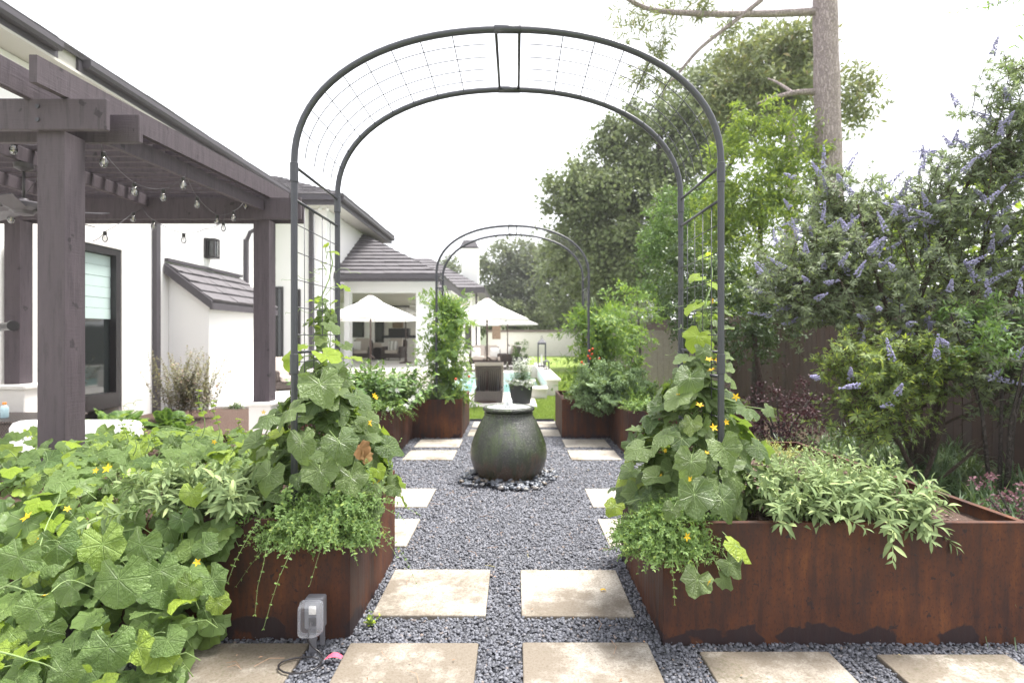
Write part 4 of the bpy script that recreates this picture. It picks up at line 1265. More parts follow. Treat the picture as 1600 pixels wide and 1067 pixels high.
MB().box(0.3, 0.819, 21.32, 21.62, 0, 0.46).build('wall_face', M['trim_stone'], lw)
lw2 = thing('stone_block_seat', 'short pale stone block with coping at the pool corner behind the flower pot', 'wall', (0.6, 13.8, 0))
MB().box(0.40, 0.77, 13.83, 14.5, 0, 0.235).build('wall_face', M['trim_stone'], lw2)
MB().rbox(0.34, 0.80, 13.77, 14.46, 0.236, 0.29, 0.01).build('coping', M['white_stone'], lw2)

# boundary wall and neighbour
bw = thing('boundary_wall', 'long white garden wall with a brown cap at the end of the lawn', 'wall', (3, 46, 0))
MB().box(-2.2, 14, 46, 46.3, 0, P(0,519,46).z).build('wall_face', M['trim_stone'], bw)
MB().box(-2.2, 14, 45.9, 46.4, P(0,518.9,46).z, P(0,515.5,46).z).build('wall_cap', mat_simple('brown wall cap', (0.17, 0.13, 0.12), 0.8, 0.1), bw)
st_ = thing('stone_pillar', 'brown mixed stone pillar beside the white boundary wall', 'pillar', tuple(P(775, 530, 33)))
bx(769, 782, 508, 530, 33, 33.5, 'stone_mix', 'pillar_shaft', st_)
nb = thing('neighbour_house', 'pale neighbour house with dark openings seen over the boundary wall', 'house', (0, 62, 0))
MB().box(-6, 14, 62, 70, 0, P(0,503,62).z).build('wall', M['stucco'], nb)
for (a, b_) in ((758,768),(790,800),(812,822),(835,848),(862,880)): winP(nb, a, b_, 505, 514, 61.99)
roof_plane(nb, (-7, 61.3, P(0,503,62).z), (15, 61.3, P(0,503,62).z), (12, 66, P(0,497,62).z+1), (-5, 66, P(0,497,62).z+1), 8, 0.8, 0.06, seed=12)

# ------------------------------------------------------------------ umbrellas
def umbrella(label, x, y, zb, ztop, zrim, hw, rot=0.0, n=8, grp='white market umbrellas round the pool'):
    u = thing('parasol', label, 'umbrella', (x, y, zb), grp)
    MB().tube([(x, y, zb), (x, y, ztop+0.02)], 0.022, 10).build('pole', M['pole'], u, 'all')
    MB().lathe((x, y, zb), [(0.26,0.0),(0.26,0.04),(0.06,0.07),(0.04,0.28)], 20).build('base', M['pole'], u, True)
    MB().tube([(x+0.02, y-0.03, zb+1.02), (x+0.10, y-0.06, zb+0.96)], 0.02, 6).build('crank', M['pole'], u, 'all')
    MB().lathe((x, y, ztop), [(0.035,0.0),(0.05,0.02),(0.03,0.05),(0.02,0.08)], 10).build('finial', M['pole'], u, True)
    N = 32
    def ring(fr, z, sag=0.0, sq=True):
        out = []
        for k in range(N):
            a = rot+2*math.pi*k/N
            ca, sa = math.cos(a), math.sin(a)
            r = hw*fr*math.cos(math.pi/8)/math.cos(((a-rot) % (math.pi/4))-math.pi/8)
            w = 0.5-0.5*math.cos(8*(a-rot))   # cloth dips a little between the ribs
            out.append((x+ca*r, y+sa*r, z-sag*w))
        return out
    top = [ring(0.06, ztop), ring(0.30, ztop-(ztop-zrim)*0.29, 0.004), ring(0.62, ztop-(ztop-zrim)*0.61, 0.008), ring(1.0, zrim, 0.012), ring(0.995, zrim-0.05, 0.0)]
    mb = MB(); vs = [v for r_ in top for v in r_]
    fs = [tuple(range(N))]
    for i in range(len(top)-1):
        for k in range(N): fs.append((i*N+k, (i+1)*N+k, (i+1)*N+(k+1) % N, i*N+(k+1) % N))
    mb.add(vs, fs); mb.build('canopy', M['canopy'], u)
    vt = [ring(0.05, ztop+0.045), ring(0.22, ztop-(ztop-zrim)*0.22+0.03, 0.01), ring(0.23, ztop-(ztop-zrim)*0.22+0.02, 0.01)]
    vs = [v for r_ in vt for v in r_]; fs = [tuple(range(N))]
    for i in range(2):
        for k in range(N): fs.append((i*N+k, (i+1)*N+k, (i+1)*N+(k+1) % N, i*N+(k+1) % N))
    MB().add(vs, fs).build('vent', M['canopy'], u)
    for k in range(8):
        a = rot+k*math.pi/4; ca, sa = math.cos(a), math.sin(a); r = hw
        MB().beam((x+ca*0.04, y+sa*0.04, ztop-0.05), (x+ca*r*0.98, y+sa*r*0.98, zrim-0.015), 0.016, 0.016).build('rib', M['pole'], u)
    return u
M['canopy'] = mat_leaf('white translucent canopy cloth', (0.82, 0.81, 0.79), (0.84, 0.83, 0.81), None, 0.30, 0.9, tcol=(0.85, 0.83, 0.8))
umbrella('white market umbrella on a brown pole beside the pool, right of the tomato vine', P(761,0,13.0).x, 13.0, 0.045, 2.36, 1.93, 1.03, 0.35)
umbrella('white market umbrella left of the tomato vine above the wicker armchairs', P(579,0,13.6).x, 13.6, 0.07, 2.47, 1.97, 1.15, 0.15)
umbrella('small distant white umbrella half hidden behind the tomato vine', P(735,0,21.8).x, 22.0, 0.2, 2.35, 2.02, 1.15, 0.5)
umbrella('distant white umbrella with a tilted pole beside the armchair', P(793,0,23.5).x, 23.5, 0.2, 2.55, 2.08, 1.3, 0.2)
tu = umbrella('pale pinkish umbrella edge behind the left umbrella', P(634,0,22).x, 22, 0.52, 2.62, 2.45, 1.0, 0.3)

# ------------------------------------------------------------------ wicker furniture
def wicker_chair(label, x, y, z, w, rot=0.0, seats=1, mat='wicker', grp=None, name='wicker_armchair', cat='armchair'):
    t = thing(name, label, cat, (0, 0, 0), grp)
    d = 0.78
    MB().rbox(-w/2, w/2, -d/2, d/2, 0.10, 0.30, 0.02).build('seat_base', M[mat], t)
    for s in (-1, 1):
        MB().rbox(s*(w/2-0.07)-0.07, s*(w/2-0.07)+0.07, -d/2-0.01, d/2+0.01, 0.301, 0.60, 0.05).build('arm', M[mat], t)
        for yy in (-d/2+0.06, d/2-0.06):
            MB().tube([(s*(w/2-0.08), yy, 0.0), (s*(w/2-0.08), yy, 0.10)], 0.025, 8).build('leg', M[mat], t)
    # leaning back with rounded top
    def back(u, v):
        ww = (w/2-0.02)*(1-0.12*max(0, v-0.7)**2*8)
        return (-ww+2*ww*u, d/2-0.12+0.20*v, 0.30+0.62*v*(1-0.10*(2*u-1)**4))
    mb = MB(); mb.grid(back, 8, 6)
    mb.grid(lambda u, v: (back(1-u, v)[0], back(1-u, v)[1]+0.07, back(1-u, v)[2]+0.0), 8, 6)
    mb.grid(lambda u, v: (back(u, 1)[0], back(u, 1)[1]+0.07*v, back(u, 1)[2]), 8, 1)
    for e_ in (0, 1):
        mb.grid(lambda u, v: (back(e_, v)[0], back(e_, v)[1]+0.07*u, back(e_, v)[2]), 1, 6)
    mb.build('backrest', M[mat], t, True)
    cw = (w-0.30)/seats
    for k in range(seats):
        x0 = -w/2+0.15+k*cw
        MB().rbox(x0+0.01, x0+cw-0.01, -d/2-0.02, d/2-0.14, 0.301, 0.45, 0.045).build('seat_cushion', M['cushion'], t, True)
        m = MB()
        v = [(x0+0.01, d/2-0.30, 0.45), (x0+cw-0.01, d/2-0.30, 0.45), (x0+cw-0.01, d/2-0.15, 0.45), (x0+0.01, d/2-0.15, 0.45),
             (x0+0.03, d/2-0.14, 0.96), (x0+cw-0.03, d/2-0.14, 0.96), (x0+cw-0.03, d/2-0.0, 0.96), (x0+0.03, d/2-0.0, 0.96)]
        m.hexa(v).build('back_cushion', M['cushion'], t)
    t.location = (x, y, z); t.rotation_euler = (0, 0, rot)
    return t
def pillow(label, c, w, rot, mat='cushion_white', grp=None, tilt=0.25):
    def f(u, v):
        a = (u-.5)*2; b_ = (v-.5)*2
        th = 0.07*(1-abs(a)**3)*(1-abs(b_)**3)
        return a*w/2, th, b_*w/2
    m = MB(); m.grid(lambda u, v: (f(u, v)[0], -f(u, v)[1], f(u, v)[2]), 8, 8); m.grid(lambda u, v: (f(1-u, v)[0], f(1-u, v)[1], f(1-u, v)[2]), 8, 8)
    o = m.build('pillow', M[mat], None, True); o.location = c; o.rotation_euler = (-tilt, 0, rot)
    tag(o, label, 'pillow', grp); return o
c = P(563, 560, 27.0)
wicker_chair('dark wicker armchair with pale cushions under the left umbrella, left one', P(565,0,25).x, 25.0, 0.52, 0.92, 0.12, grp='wicker armchairs under the loggia edge')
wicker_chair('dark wicker armchair with a striped pillow, right of its twin', P(616,0,25).x, 25.0, 0.52, 0.92, -0.15, grp='wicker armchairs under the loggia edge')
pillow('pale pillow on the left dark wicker armchair', (P(556,0,24.8).x, 24.8, 1.15), 0.42, 0.1)
M['stripe'] = NT('striped pillow cloth')
_t = M['stripe']; _sp = _t.n('ShaderNodeSeparateXYZ'); _t.L(_t.tc('Object'), _sp.inputs[0])
_s = _t.step(_t.math('SINE', _t.math('MULTIPLY', _sp.outputs[0], 38)), -0.1, 0.1)
M['stripe'] = _t.end(_t.bsdf(_t.mix(_s, (0.75, 0.74, 0.72), (0.40, 0.38, 0.37)), 0.9, 0, 0.2))
pillow('striped pillow on the right dark wicker armchair', (P(614,0,24.8).x, 24.8, 1.15), 0.42, -0.1, 'stripe')
ot = thing('wicker_side_table', 'dark wicker side table between the two armchairs', 'side table', (P(590,0,26).x, 26.0, 0.52))
MB().rbox(P(590,0,26).x-0.33, P(590,0,26).x+0.33, 25.7, 26.3, 0.52, 1.02, 0.02).build('table_body', M['wicker'], ot)
MB().rbox(P(590,0,26).x-0.36, P(590,0,26).x+0.36, 25.67, 26.33, 1.021, 1.06, 0.01).build('table_top', M['charcoal_pot'], ot)
pillow('grey cushion dropped on the wicker side table', (P(588,0,25.9).x, 25.9, 1.15), 0.5, 0.3, 'cushion', tilt=1.1)
wicker_chair('two seat wicker sofa with pale back cushions beyond the pool', P(759,0,27).x, 26.3, 0.20, 1.45, 0.0, 2, name='wicker_sofa', cat='sofa')
pillow('white pillow at the left end of the wicker sofa', (P(743,0,26).x, 26.0, 0.82), 0.45, 0.2)
pillow('white pillow at the right end of the wicker sofa', (P(773,0,26).x, 26.0, 0.82), 0.45, -0.2)
wicker_chair('brown wicker armchair seen from its side, next to the sofa', P(793,0,25).x, 25.2, 0.20, 0.95, R(-80), grp=None)
pillow('white pillow in the side-facing wicker armchair', (P(795,0,25).x, 25.0, 0.88), 0.42, R(-75))
wicker_chair('small wicker chair with a white back at the far left terrace', P(443,0,16).x, 16.0, 0.0, 0.7, R(40))

# lounger seen from behind its raised back
cl = thing('chaise_lounge', 'grey wicker lounger with raised back and pale cushion at the pool edge', 'lounger', (-0.55, 13.2, 0.045))
CX0, CX1 = P(741,0,12.9).x+0.0, P(785,0,12.9).x
MB().rbox(CX0, CX1, 12.85, 12.89, 0.06, 0.30, 0.01).build('end_panel', M['wicker_grey'], cl)
for x in (CX0, CX1-0.04): MB().rbox(x, x+0.04, 12.891, 14.55, 0.06, 0.34, 0.01).build('side_rail', M['wicker_grey'], cl)
MB().hexa([(CX0+.03,13.46,.24),(CX1-.03,13.46,.24),(CX1-.03,13.50,.27),(CX0+.03,13.50,.27),(CX0+.03,12.92,.84),(CX1-.03,12.92,.84),(CX1-.03,12.96,.87),(CX0+.03,12.96,.87)]).build('backrest', M['wicker_grey'], cl)
MB().hexa([(CX0+.0,13.43,.37),(CX1+.02,13.43,.37),(CX1+.02,13.55,.42),(CX0+.0,13.55,.42),(CX0+.0,12.95,.885),(CX1+.02,12.95,.885),(CX1+.02,13.06,.95),(CX0+.0,13.06,.95)]).build('back_cushion', M['cushion'], cl)
MB().rbox(CX0+.0, CX1+.0, 12.915, 12.955, 0.87, 0.955, 0.015).build('cushion_fold', M['cushion'], cl)
MB().rbox(CX0+.01, CX1-.01, 13.45, 14.7, 0.345, 0.43, 0.03).build('seat_cushion', M['cushion'], cl, True)
for x in (CX0+0.1, CX1-0.1): MB().tube([(x, 12.93, 0.16), (x, 13.1, 0.62)], 0.012, 6).build('strut', M['metal'], cl)
for x in (CX0+0.04, CX1-0.06):
    for y in (12.93, 14.5): MB().box(x-0.02, x+0.02, y-0.02, y+0.02, 0.045, 0.06).build('foot', M['metal'], cl)

# flower pots
def pot(label, x, y, z, r, h, grp='charcoal pots by the pool'):
    t = thing('flower_pot', label, 'flower pot', (x, y, z), grp)
    MB().lathe((x, y, z), [(r*0.72,0.0),(r*0.78,0.01),(r*0.95,h*0.75),(r,h*0.98),(r,h),(r*0.92,h),(r*0.88,h*0.9),(0.01,h*0.9)], 32).build('pot', M['charcoal_pot'], t, True)
    return t
px_ = P(814,0,12.75).x
t = pot('charcoal pot with white flowers on the pool deck behind the urn', px_, 12.75, 0.045, 0.27, 0.42)
C = stem_curves((px_, 12.75, 0.44), (0.16, 0.16, 0), 70, 0.62, 0.35, 0.1, 21); np_obj('stems', tubes_np(C, 0.003), M['stem_dark'], t)
np_obj('foliage', scatter(T_LANCE, *stem_leaves(C, T_LANCE, 0.06, 9, 22)), M['boxleaf'], t)
e = C[:, -1, :]; k = np.repeat(e, 7, 0)+rng.normal(0, 0.022, (len(e)*7, 3)); np_obj('spike_flowers', scatter(T_OVAL, k, rand_dirs(len(k)), rand_dirs(len(k)), 0.035), M['white_petal'], t)
a = rng.uniform(0, 6.28, 130); rr = rng.uniform(0.15, 0.34, 130); pp = np.stack([px_+np.cos(a)*rr, 12.75+np.sin(a)*rr, 0.50+rng.uniform(-.05, .07, 130)], 1)
np_obj('white_blooms', scatter(T_STAR, np.repeat(pp, 2, 0)+rng.normal(0,.008,(260,3)), rand_dirs(260), unit(rng.normal(0, .5, (260, 3))+[0, -.8, 1]), 0.045), M['white_petal'], t)
np_obj('low_foliage', scatter(T_OVAL, np.repeat(pp, 4, 0)+rng.normal(0, .035, (520, 3))-[0, 0, .03], rand_dirs(520), unit(rng.normal(0, .5, (520, 3))+[0, 0, 1]), 0.05), M['boxleaf'], t)
px_ = P(813,0,24).x
t = pot('small charcoal pot with a clipped bush in front of the boundary wall', px_, 24.0, 0.20, 0.36, 0.50)
p_, o_ = clumps((px_, 24, 1.0), (0.36, 0.36, 0.42), 26, 40, 0.14, 31); np_obj('foliage', crown_leaves(T_OVAL, p_, o_, 0.06, 32), M['boxleaf'], t)

# lanterns on the low wall
def lantern(label, x, y, z, w, h):
    t = thing('lantern', label, 'lantern', (x, y, z), 'dark metal lanterns on the low wall')
    MB().rbox(x-w/2, x+w/2, y-w/2, y+w/2, z, z+h*0.05, 0.008).build('base', M['metal'], t)
    for sx in (-1, 1):
        for sy in (-1, 1):
            MB().box(x+sx*(w/2-.02)-.018, x+sx*(w/2-.02)+.018, y+sy*(w/2-.02)-.018, y+sy*(w/2-.02)+.018, z+h*0.051, z+h*0.72).build('corner_post', M['metal'], t)
    MB().rbox(x-w/2, x+w/2, y-w/2, y+w/2, z+h*0.721, z+h*0.77, 0.008).build('top_frame', M['metal'], t)
    MB().add([(x-w*.55,y-w*.55,z+h*.771),(x+w*.55,y-w*.55,z+h*.771),(x+w*.55,y+w*.55,z+h*.771),(x-w*.55,y+w*.55,z+h*.771),(x,y,z+h*.93)], [(0,3,2,1),(0,1,4),(1,2,4),(2,3,4),(3,0,4)]).build('roof', M['metal'], t)
    MB().tube([(x-.03,y,z+h*.92),(x-.03,y,z+h*.97),(x,y,z+h),(x+.03,y,z+h*.97),(x+.03,y,z+h*.92)], 0.008, 6).build('ring', M['metal'], t)
    MB().lathe((x, y, z+h*0.051), [(0.04,0),(0.04,h*0.35),(0.0,h*0.36)], 14).build('candle', M['white_stone'], t, True)
lx = P(848,0,20.0).x
lantern('tall dark metal lantern with a white candle on the low pool wall', lx-0.02, 20.3, 0.46, 0.30, 1.12)
lantern('low small lantern in front of the tall one on the pool wall', lx+0.05, 18.6, 0.46, 0.20, 0.36)

# ------------------------------------------------------------------ fence on the right
fe = thing('wooden_fence', 'weathered grey brown board fence behind the right hand shrubs', 'fence', (5.5, 7, 0))
XF = 5.5
y = 4.2; nb_ = 0; far = MB()
g_ = random.Random(5)
while y < 46:
    w = 0.138+g_.uniform(-0.004, 0.004); top = 2.07+g_.uniform(-0.02, 0.02); dx = g_.uniform(-0.004, 0.004)
    if y < 10.5: MB().box(XF+dx, XF+0.018+dx, y, y+w, 0.02, top).build('board', M['fence'], fe)
    else: far.box(XF+dx, XF+0.018+dx, y, y+w, 0.02, top)
    y += w+0.010
far.build('far_boards', M['fence'], fe, kind='stuff')
for z in (0.35, 1.05, 1.8): MB().box(XF+0.03, XF+0.07, 4.2, 46, z, z+0.09).build('rail', M['fence'], fe)
MB().box(XF-0.03, XF+0.09, 4.2, 46, 2.10, 2.135).build('top_cap', M['fence'], fe)
# far short run of paler fence closing the garden behind the kale
f2 = thing('paler_fence', 'short paler fence run seen behind the kale and tomato plants', 'fence', (2.6, 16, 0))
x = 2.45
while x < 5.4:
    top = P(0, 524, 14.5).z+g_.uniform(-0.015, 0.015)
    MB().box(x, x+0.14, 14.5+g_.uniform(-.003, .003), 14.52, 0.0, top+0.12).build('board', M['fence2'] if 'fence2' in M else M.setdefault('fence2', mat_simple('pale weathered board', (0.34, 0.29, 0.28), 0.85, 0.25, 12, 0.3)), f2)
    x += 0.147

# ------------------------------------------------------------------ outlet box
ob = thing('outlet_box', 'grey outdoor outlet box on a stake with clear cover before the left planter', 'outlet box', (-0.97, 2.74, 0))
ox, oy = -0.975, 2.70
M['grey_metal'] = mat_simple('grey cast metal', (0.14, 0.14, 0.155), 0.5, 0.12, 40, 0.1)
MB().rbox(ox-0.030, ox+0.058, oy+0.02, oy+0.075, 0.125, 0.275, 0.006).build('box', M['grey_metal'], ob)
MB().box(ox-0.012, ox+0.022, oy+0.028, oy+0.036, -0.01, 0.13).build('stake', M['grey_metal'], ob)
MB().box(ox+0.028, ox+0.050, oy+0.06, oy+0.07, 0.03, 0.13).build('stake', M['grey_metal'], ob)
MB().rbox(ox-0.028, ox+0.052, oy+0.008, oy+0.0195, 0.135, 0.262, 0.004).build('face_plate', M['grey_metal'], ob)
for z in (0.225, 0.170):
    MB().rbox(ox-0.006, ox+0.030, oy+0.002, oy+0.0078, z-0.02, z+0.02, 0.004).build('socket', M['frame' if z < 0.2 else 'trim_stone'], ob)
def mat_clear():
    t = NT('cloudy clear plastic')
    b = t.bsdf((0.45, 0.46, 0.50), 0.18, 0, 0.6)
    tr = t.n('ShaderNodeBsdfTransparent'); m = t.n('ShaderNodeMixShader')
    fz = t.n('ShaderNodeLayerWeight'); fz.inputs[0].default_value = 0.45
    t.L(t.math('MULTIPLY_ADD', fz.outputs['Facing'], 0.65, 0.10, clamp=True), m.inputs[0]); t.L(tr.outputs[0], m.inputs[1]); t.L(b, m.inputs[2])
    return t.end(m.outputs[0])
M['clear'] = mat_clear()
cv = MB(); N = 6
def cover_ring(k, y):
    x0, x1, z0, z1 = ox-0.048+k, ox+0.060-k, 0.112+k, 0.270-k
    r = 0.02; out = []
    for (cx, cz, a0) in ((x1-r, z1-r, 0), (x0+r, z1-r, 90), (x0+r, z0+r, 180), (x1-r, z0+r, 270)):
        for i in range(5):
            a = R(a0+i*22.5); out.append((cx+r*math.cos(a), y-0.10*(z1-cz if False else 0), cz+r*math.sin(a)))
    return out
rg = [cover_ring(0, oy+0.018), cover_ring(0.0, oy+0.004), cover_ring(0.003, oy-0.03), cover_ring(0.010, oy-0.050), cover_ring(0.022, oy-0.056)]
vs = [v for r_ in rg for v in r_]; n = 20; fs = []
for i in range(4):
    for k in range(n): fs.append((i*n+k, (i+1)*n+k, (i+1)*n+(k+1) % n, i*n+(k+1) % n))
fs.append(tuple(range(4*n, 5*n)))
cv.add(vs, fs).build('clear_cover', M['clear'], ob, True)
MB().tube(rg[1]+[rg[1][0]], 0.0035, 6).build('cover_rim', M['clear'], ob, 'all')
cd = [(ox+0.012, oy-0.004, 0.172), (ox+0.008, oy-0.03, 0.15), (ox+0.004, oy-0.03, 0.10), (ox+0.02, oy-0.025, 0.07), (ox+0.06, oy-0.03, 0.045), (ox+0.085, oy-0.06, 0.032)]
for i in range(15):
    a = R(20-i*24); cd.append((ox-0.005+0.095*math.cos(a), oy-0.11+0.065*math.sin(a), 0.030+0.002*math.sin(i)+0.003))
cb = MB().tube(cd, 0.0042, 8).build('power_cord', M['frame'], None, 'all'); tag(cb, 'black cord coiled on the gravel below the outlet box', 'cord')
def tagmesh():
    m = MB(); m.grid(lambda u, v: (ox+0.095+0.075*u, oy-0.045-0.035*v+0.01*u, 0.030+0.022*math.sin(u*3.1)*(1-v*0.5)+0.008*v), 6, 4)
    t = NT('torn red and white label'); uv = t.tc('Object'); 
    c = t.mix(t.step(t.noise(t.map(uv, (1,1,1)), 14, 2), 0.48, 0.54), (0.80, 0.10, 0.17), (0.85, 0.8, 0.82))
    m_ = t.end(t.bsdf(c, 0.5)); return m.build('plastic_label', m_, None, True)
tag(tagmesh(), 'crumpled pink red and white plastic label on the gravel beside the cord', 'label')

# ------------------------------------------------------------------ patio furniture at the left edge
wt = thing('wicker_table', 'dark brown wicker table at the left edge behind the pergola post', 'table', (-5.6, 6.4, 0))
MB().rbox(-6.6, -5.02, 5.95, 6.65, 0.05, 0.62, 0.02).build('table_body', M['wicker'], wt)
MB().rbox(-6.62, -5.00, 5.93, 6.67, 0.621, 0.645, 0.008).build('table_top', M['wicker'], wt)
bt = thing('bottle', 'clear bottle with blue label and orange cap on the wicker table', 'bottle', tuple(P(7, 660, 6.15)))
c = Vector((P(7,0,6.2).x, 6.2, 0.646))
M['bottle'] = mat_simple('pale blue plastic', (0.45, 0.62, 0.68), 0.15, 0.05, 5)
MB().lathe(c, [(0.035,0.0),(0.038,0.01),(0.038,0.10),(0.030,0.125),(0.015,0.14)], 16).build('bottle_body', M['bottle'], bt, True)
MB().lathe(c, [(0.018,0.141),(0.019,0.143),(0.019,0.165),(0.017,0.168)], 14).build('cap', mat_simple('orange cap', (0.85, 0.30, 0.06), 0.4), bt, True)
cl2 = thing('white_lounge_chair', 'white cushioned lounge chair behind the melon leaves at the pergola post', 'lounge chair', (-4.0, 4.9, 0))
MB().rbox(-4.72, -3.55, 5.25, 5.50, 0.50, 0.735, 0.06).build('back_cushion', M['cushion_white'], cl2, True)
MB().rbox(-4.62, -3.62, 4.65, 5.24, 0.38, 0.56, 0.05).build('seat_cushion', M['cushion_white'], cl2, True)
MB().rbox(-4.40, -3.95, 4.30, 4.64, 0.50, 0.68, 0.05).build('arm_cushion', M['cushion_white'], cl2, True)
MB().rbox(-4.68, -3.57, 4.62, 5.5, 0.12, 0.375, 0.02).build('frame', M['wicker'], cl2)
sl = thing('spotlight', 'small black spotlight clamped to the left pergola post', 'spotlight', tuple(P(8, 510, 6.5)))
a, b_ = P(-8, 512, 6.6), P(19, 509, 6.45)
MB().tube([a, b_], [0.05, 0.045], 12).tube([b_, b_+Vector((0.02, -0.01, 0))], [0.06, 0.06], 12).build('barrel', M['frame'], sl, True)
MB().tube([a, (-6.0, 6.9, a.z-0.02)], 0.02, 6).build('bracket', M['frame'], sl)

# ------------------------------------------------------------------ climbing cucumber vines
CUKE = [mesh_of(tpl_big('cuke', 100+i), 'cucumber_leaf', M['cuke']) for i in range(16)]
CUKE_Y = [mesh_of(tpl_big('cuke', 120+i), 'young_leaf', M['young']) for i in range(4)]
MELON = [mesh_of(tpl_big('melon', 240+i), 'melon_leaf', M['melon']) for i in range(14)]
STAR = mesh_of(T_STAR, 'flower', M['yellow'])

def petioles(mb, ax, pos, D, size, r=0.0028):
    for i in range(len(pos)):
        p = Vector(pos[i]); a = Vector(ax[i]); 
        mid = (p+a)/2 + Vector((0, 0, 0.02)) - Vector(D[i])*0.02
        mb.tube([a, mid, p, p+Vector(D[i])*float(size[i])*0.22], [r*1.2, r, r*0.9, r*0.4], 5, caps=False)

def cucumber(label, cx, cy, n, seed, upper, extra, side):
    g = np.random.default_rng(seed)
    t = thing('cucumber_vine', label, 'plant', (cx, cy, HP-0.07), 'cucumber vines climbing the front arch')
    zz = 0.58 + 0.78*g.random(n)**1.15
    rad = np.interp(zz, [0.6, 0.85, 1.05, 1.22, 1.36], [0.41, 0.38, 0.26, 0.15, 0.08])*g.uniform(0.55, 1.08, n)
    az = g.uniform(-math.pi, math.pi, n)
    # most leaves on the side that faces the light and the viewer
    o = np.stack([np.cos(az), np.sin(az), np.zeros(n)], 1)
    pos = np.stack([cx+o[:, 0]*rad*1.02, cy+o[:, 1]*rad*0.95, zz], 1)
    N = unit(o*0.60 + np.array([0, -0.10, 0.80]) + g.normal(0, 0.34, (n, 3)))
    D = unit(o*0.85 + np.array([0, -0.1, -0.55]) + g.normal(0, 0.36, (n, 3)))
    S = g.uniform(0.048, 0.122, n)*np.interp(zz, [0.6, 1.2, 1.36], [1.05, 0.9, 0.6])
    ax = np.stack([cx+g.normal(0, 0.05, n), cy+g.normal(0, 0.05, n), np.maximum(zz-0.10, 0.56)], 1)
    # thinner leafy column above, leaning to the rear post
    m = 46; tp0 = P(upper[0][0], upper[0][1], upper[0][2]); zc = g.uniform(1.18, 1.78, m); f_ = (zc-0.55)/(tp0.z-0.55); ac = g.uniform(-math.pi, math.pi, m); rc_ = g.uniform(0.05, 0.17, m)*np.interp(zc, [1.2, 1.8], [1.2, 0.5])
    oc = np.stack([np.cos(ac), np.sin(ac), np.zeros(m)], 1)
    axc = np.stack([cx+(tp0.x-cx)*f_, cy+(tp0.y-cy)*f_, zc], 1)
    pos = np.concatenate([pos, axc+oc*rc_[:, None]]); ax = np.concatenate([ax, axc-[0, 0, 0.04]])
    N = np.concatenate([N, unit(oc*0.5+g.normal(0, 0.3, (m, 3))+[0, -0.15, 0.8])]); D = np.concatenate([D, unit(oc+g.normal(0, 0.3, (m, 3))+[0, 0, -0.45])])
    S = np.concatenate([S, g.uniform(0.035, 0.085, m)*np.interp(zc, [1.2, 1.8], [1.1, 0.7])])
    leaf_objs(t, 'leaf', CUKE, pos, D, N, S)
    mb = MB(); petioles(mb, ax, pos, D, S)
    # main stems winding up to the rear post
    top = P(upper[0][0], upper[0][1], upper[0][2])
    for k in range(3):
        pts = []
        for i in range(15):
            tt = i/14*(1 if k == 0 else 0.72)
            z = 0.55+(top.z-0.55)*tt
            pts.append((cx+(top.x-cx)*tt+0.035*math.sin(i*1.1+k*2), cy+(top.y-cy)*tt+0.03*math.cos(i*0.9+k), z))
        mb.tube(pts, [0.007-0.0035*i/14 for i in range(15)], 6, caps=False)
    for (x, y, d, s, yng, tx, tz) in upper+extra:
        p = P(x, y, d); s = s*0.95; zt = (p.z-0.55)/(top.z-0.55)
        zt = max(0.0, min(1.0, zt-0.03))
        a = Vector((cx+(top.x-cx)*zt, cy+(top.y-cy)*zt, 0.55+(top.z-0.55)*zt))
        Dv = unit(np.array([tx, -0.35, tz]))
        Nv = unit(np.array([tx*0.35, -0.45, 0.9]) + g.normal(0, 0.15, 3))
        if tz < -0.6: Nv = unit(np.array([tx*0.5, -0.9, 0.35]))
        (leaf_objs)(t, 'young_leaf' if yng else 'leaf', [CUKE_Y[g.integers(4)]] if yng else [CUKE[g.integers(16)]], np.array([p]), Dv[None], Nv[None], np.array([s]))
        petioles(mb, [a], [p], [Dv], [s], 0.0024)
    # tendrils
    for k in range(9):
        z = g.uniform(0.9, 1.9); a = g.uniform(0, 6.28)
        q0 = np.array([cx+0.05*math.cos(a), cy+0.05*math.sin(a), z]); pts = []
        for i in range(16):
            pts.append((q0[0]+math.cos(a)*0.012*i+0.012*math.sin(i*0.9), q0[1]+math.sin(a)*0.010*i, z+0.02*math.sin(i*0.25)+0.010*math.cos(i*0.9)))
        mb.tube(pts, 0.0011, 4, caps=False)
    mb.build('stems', M['stem'], t, 'all', kind='stuff')
    nf = 10
    zz = g.uniform(0.66, 1.45, nf); az = g.uniform(-2.9, 0.0, nf); rr = np.interp(zz, [0.6, 1.15, 1.32, 1.5], [0.41, 0.34, 0.22, 0.14])*g.uniform(0.85, 1.1, nf)
    pf = np.stack([cx+np.cos(az)*rr, cy+np.sin(az)*rr, zz], 1)
    leaf_objs(t, 'flower', [STAR], pf, rand_dirs(nf, g), unit(np.stack([np.cos(az), np.sin(az)-0.4, np.full(nf, 0.4)], 1)), g.uniform(0.012, 0.022, nf))
    return t
up_l = [(510,384,3.62,.035,1,.3,.4),(522,393,3.6,.045,1,.9,-.2),(505,411,3.6,.030,1,.8,-.1),(500,420,3.62,.03,0,-.7,.0),(536,449,3.5,.062,1,.9,-.45),(492,470,3.35,.062,1,-.95,-.05),
        (520,472,3.4,.035,1,.5,.4),(517,508,3.3,.080,0,.8,-.55),(508,500,3.45,.035,0,.4,.3),(470,540,3.1,.065,1,-.8,-.1),(510,555,3.1,.105,1,.9,-.35),(552,560,3.4,.075,1,.9,-.1),
        (455,560,3.2,.08,1,-.4,-.8),(540,540,3.5,.06,0,.6,-.4)]
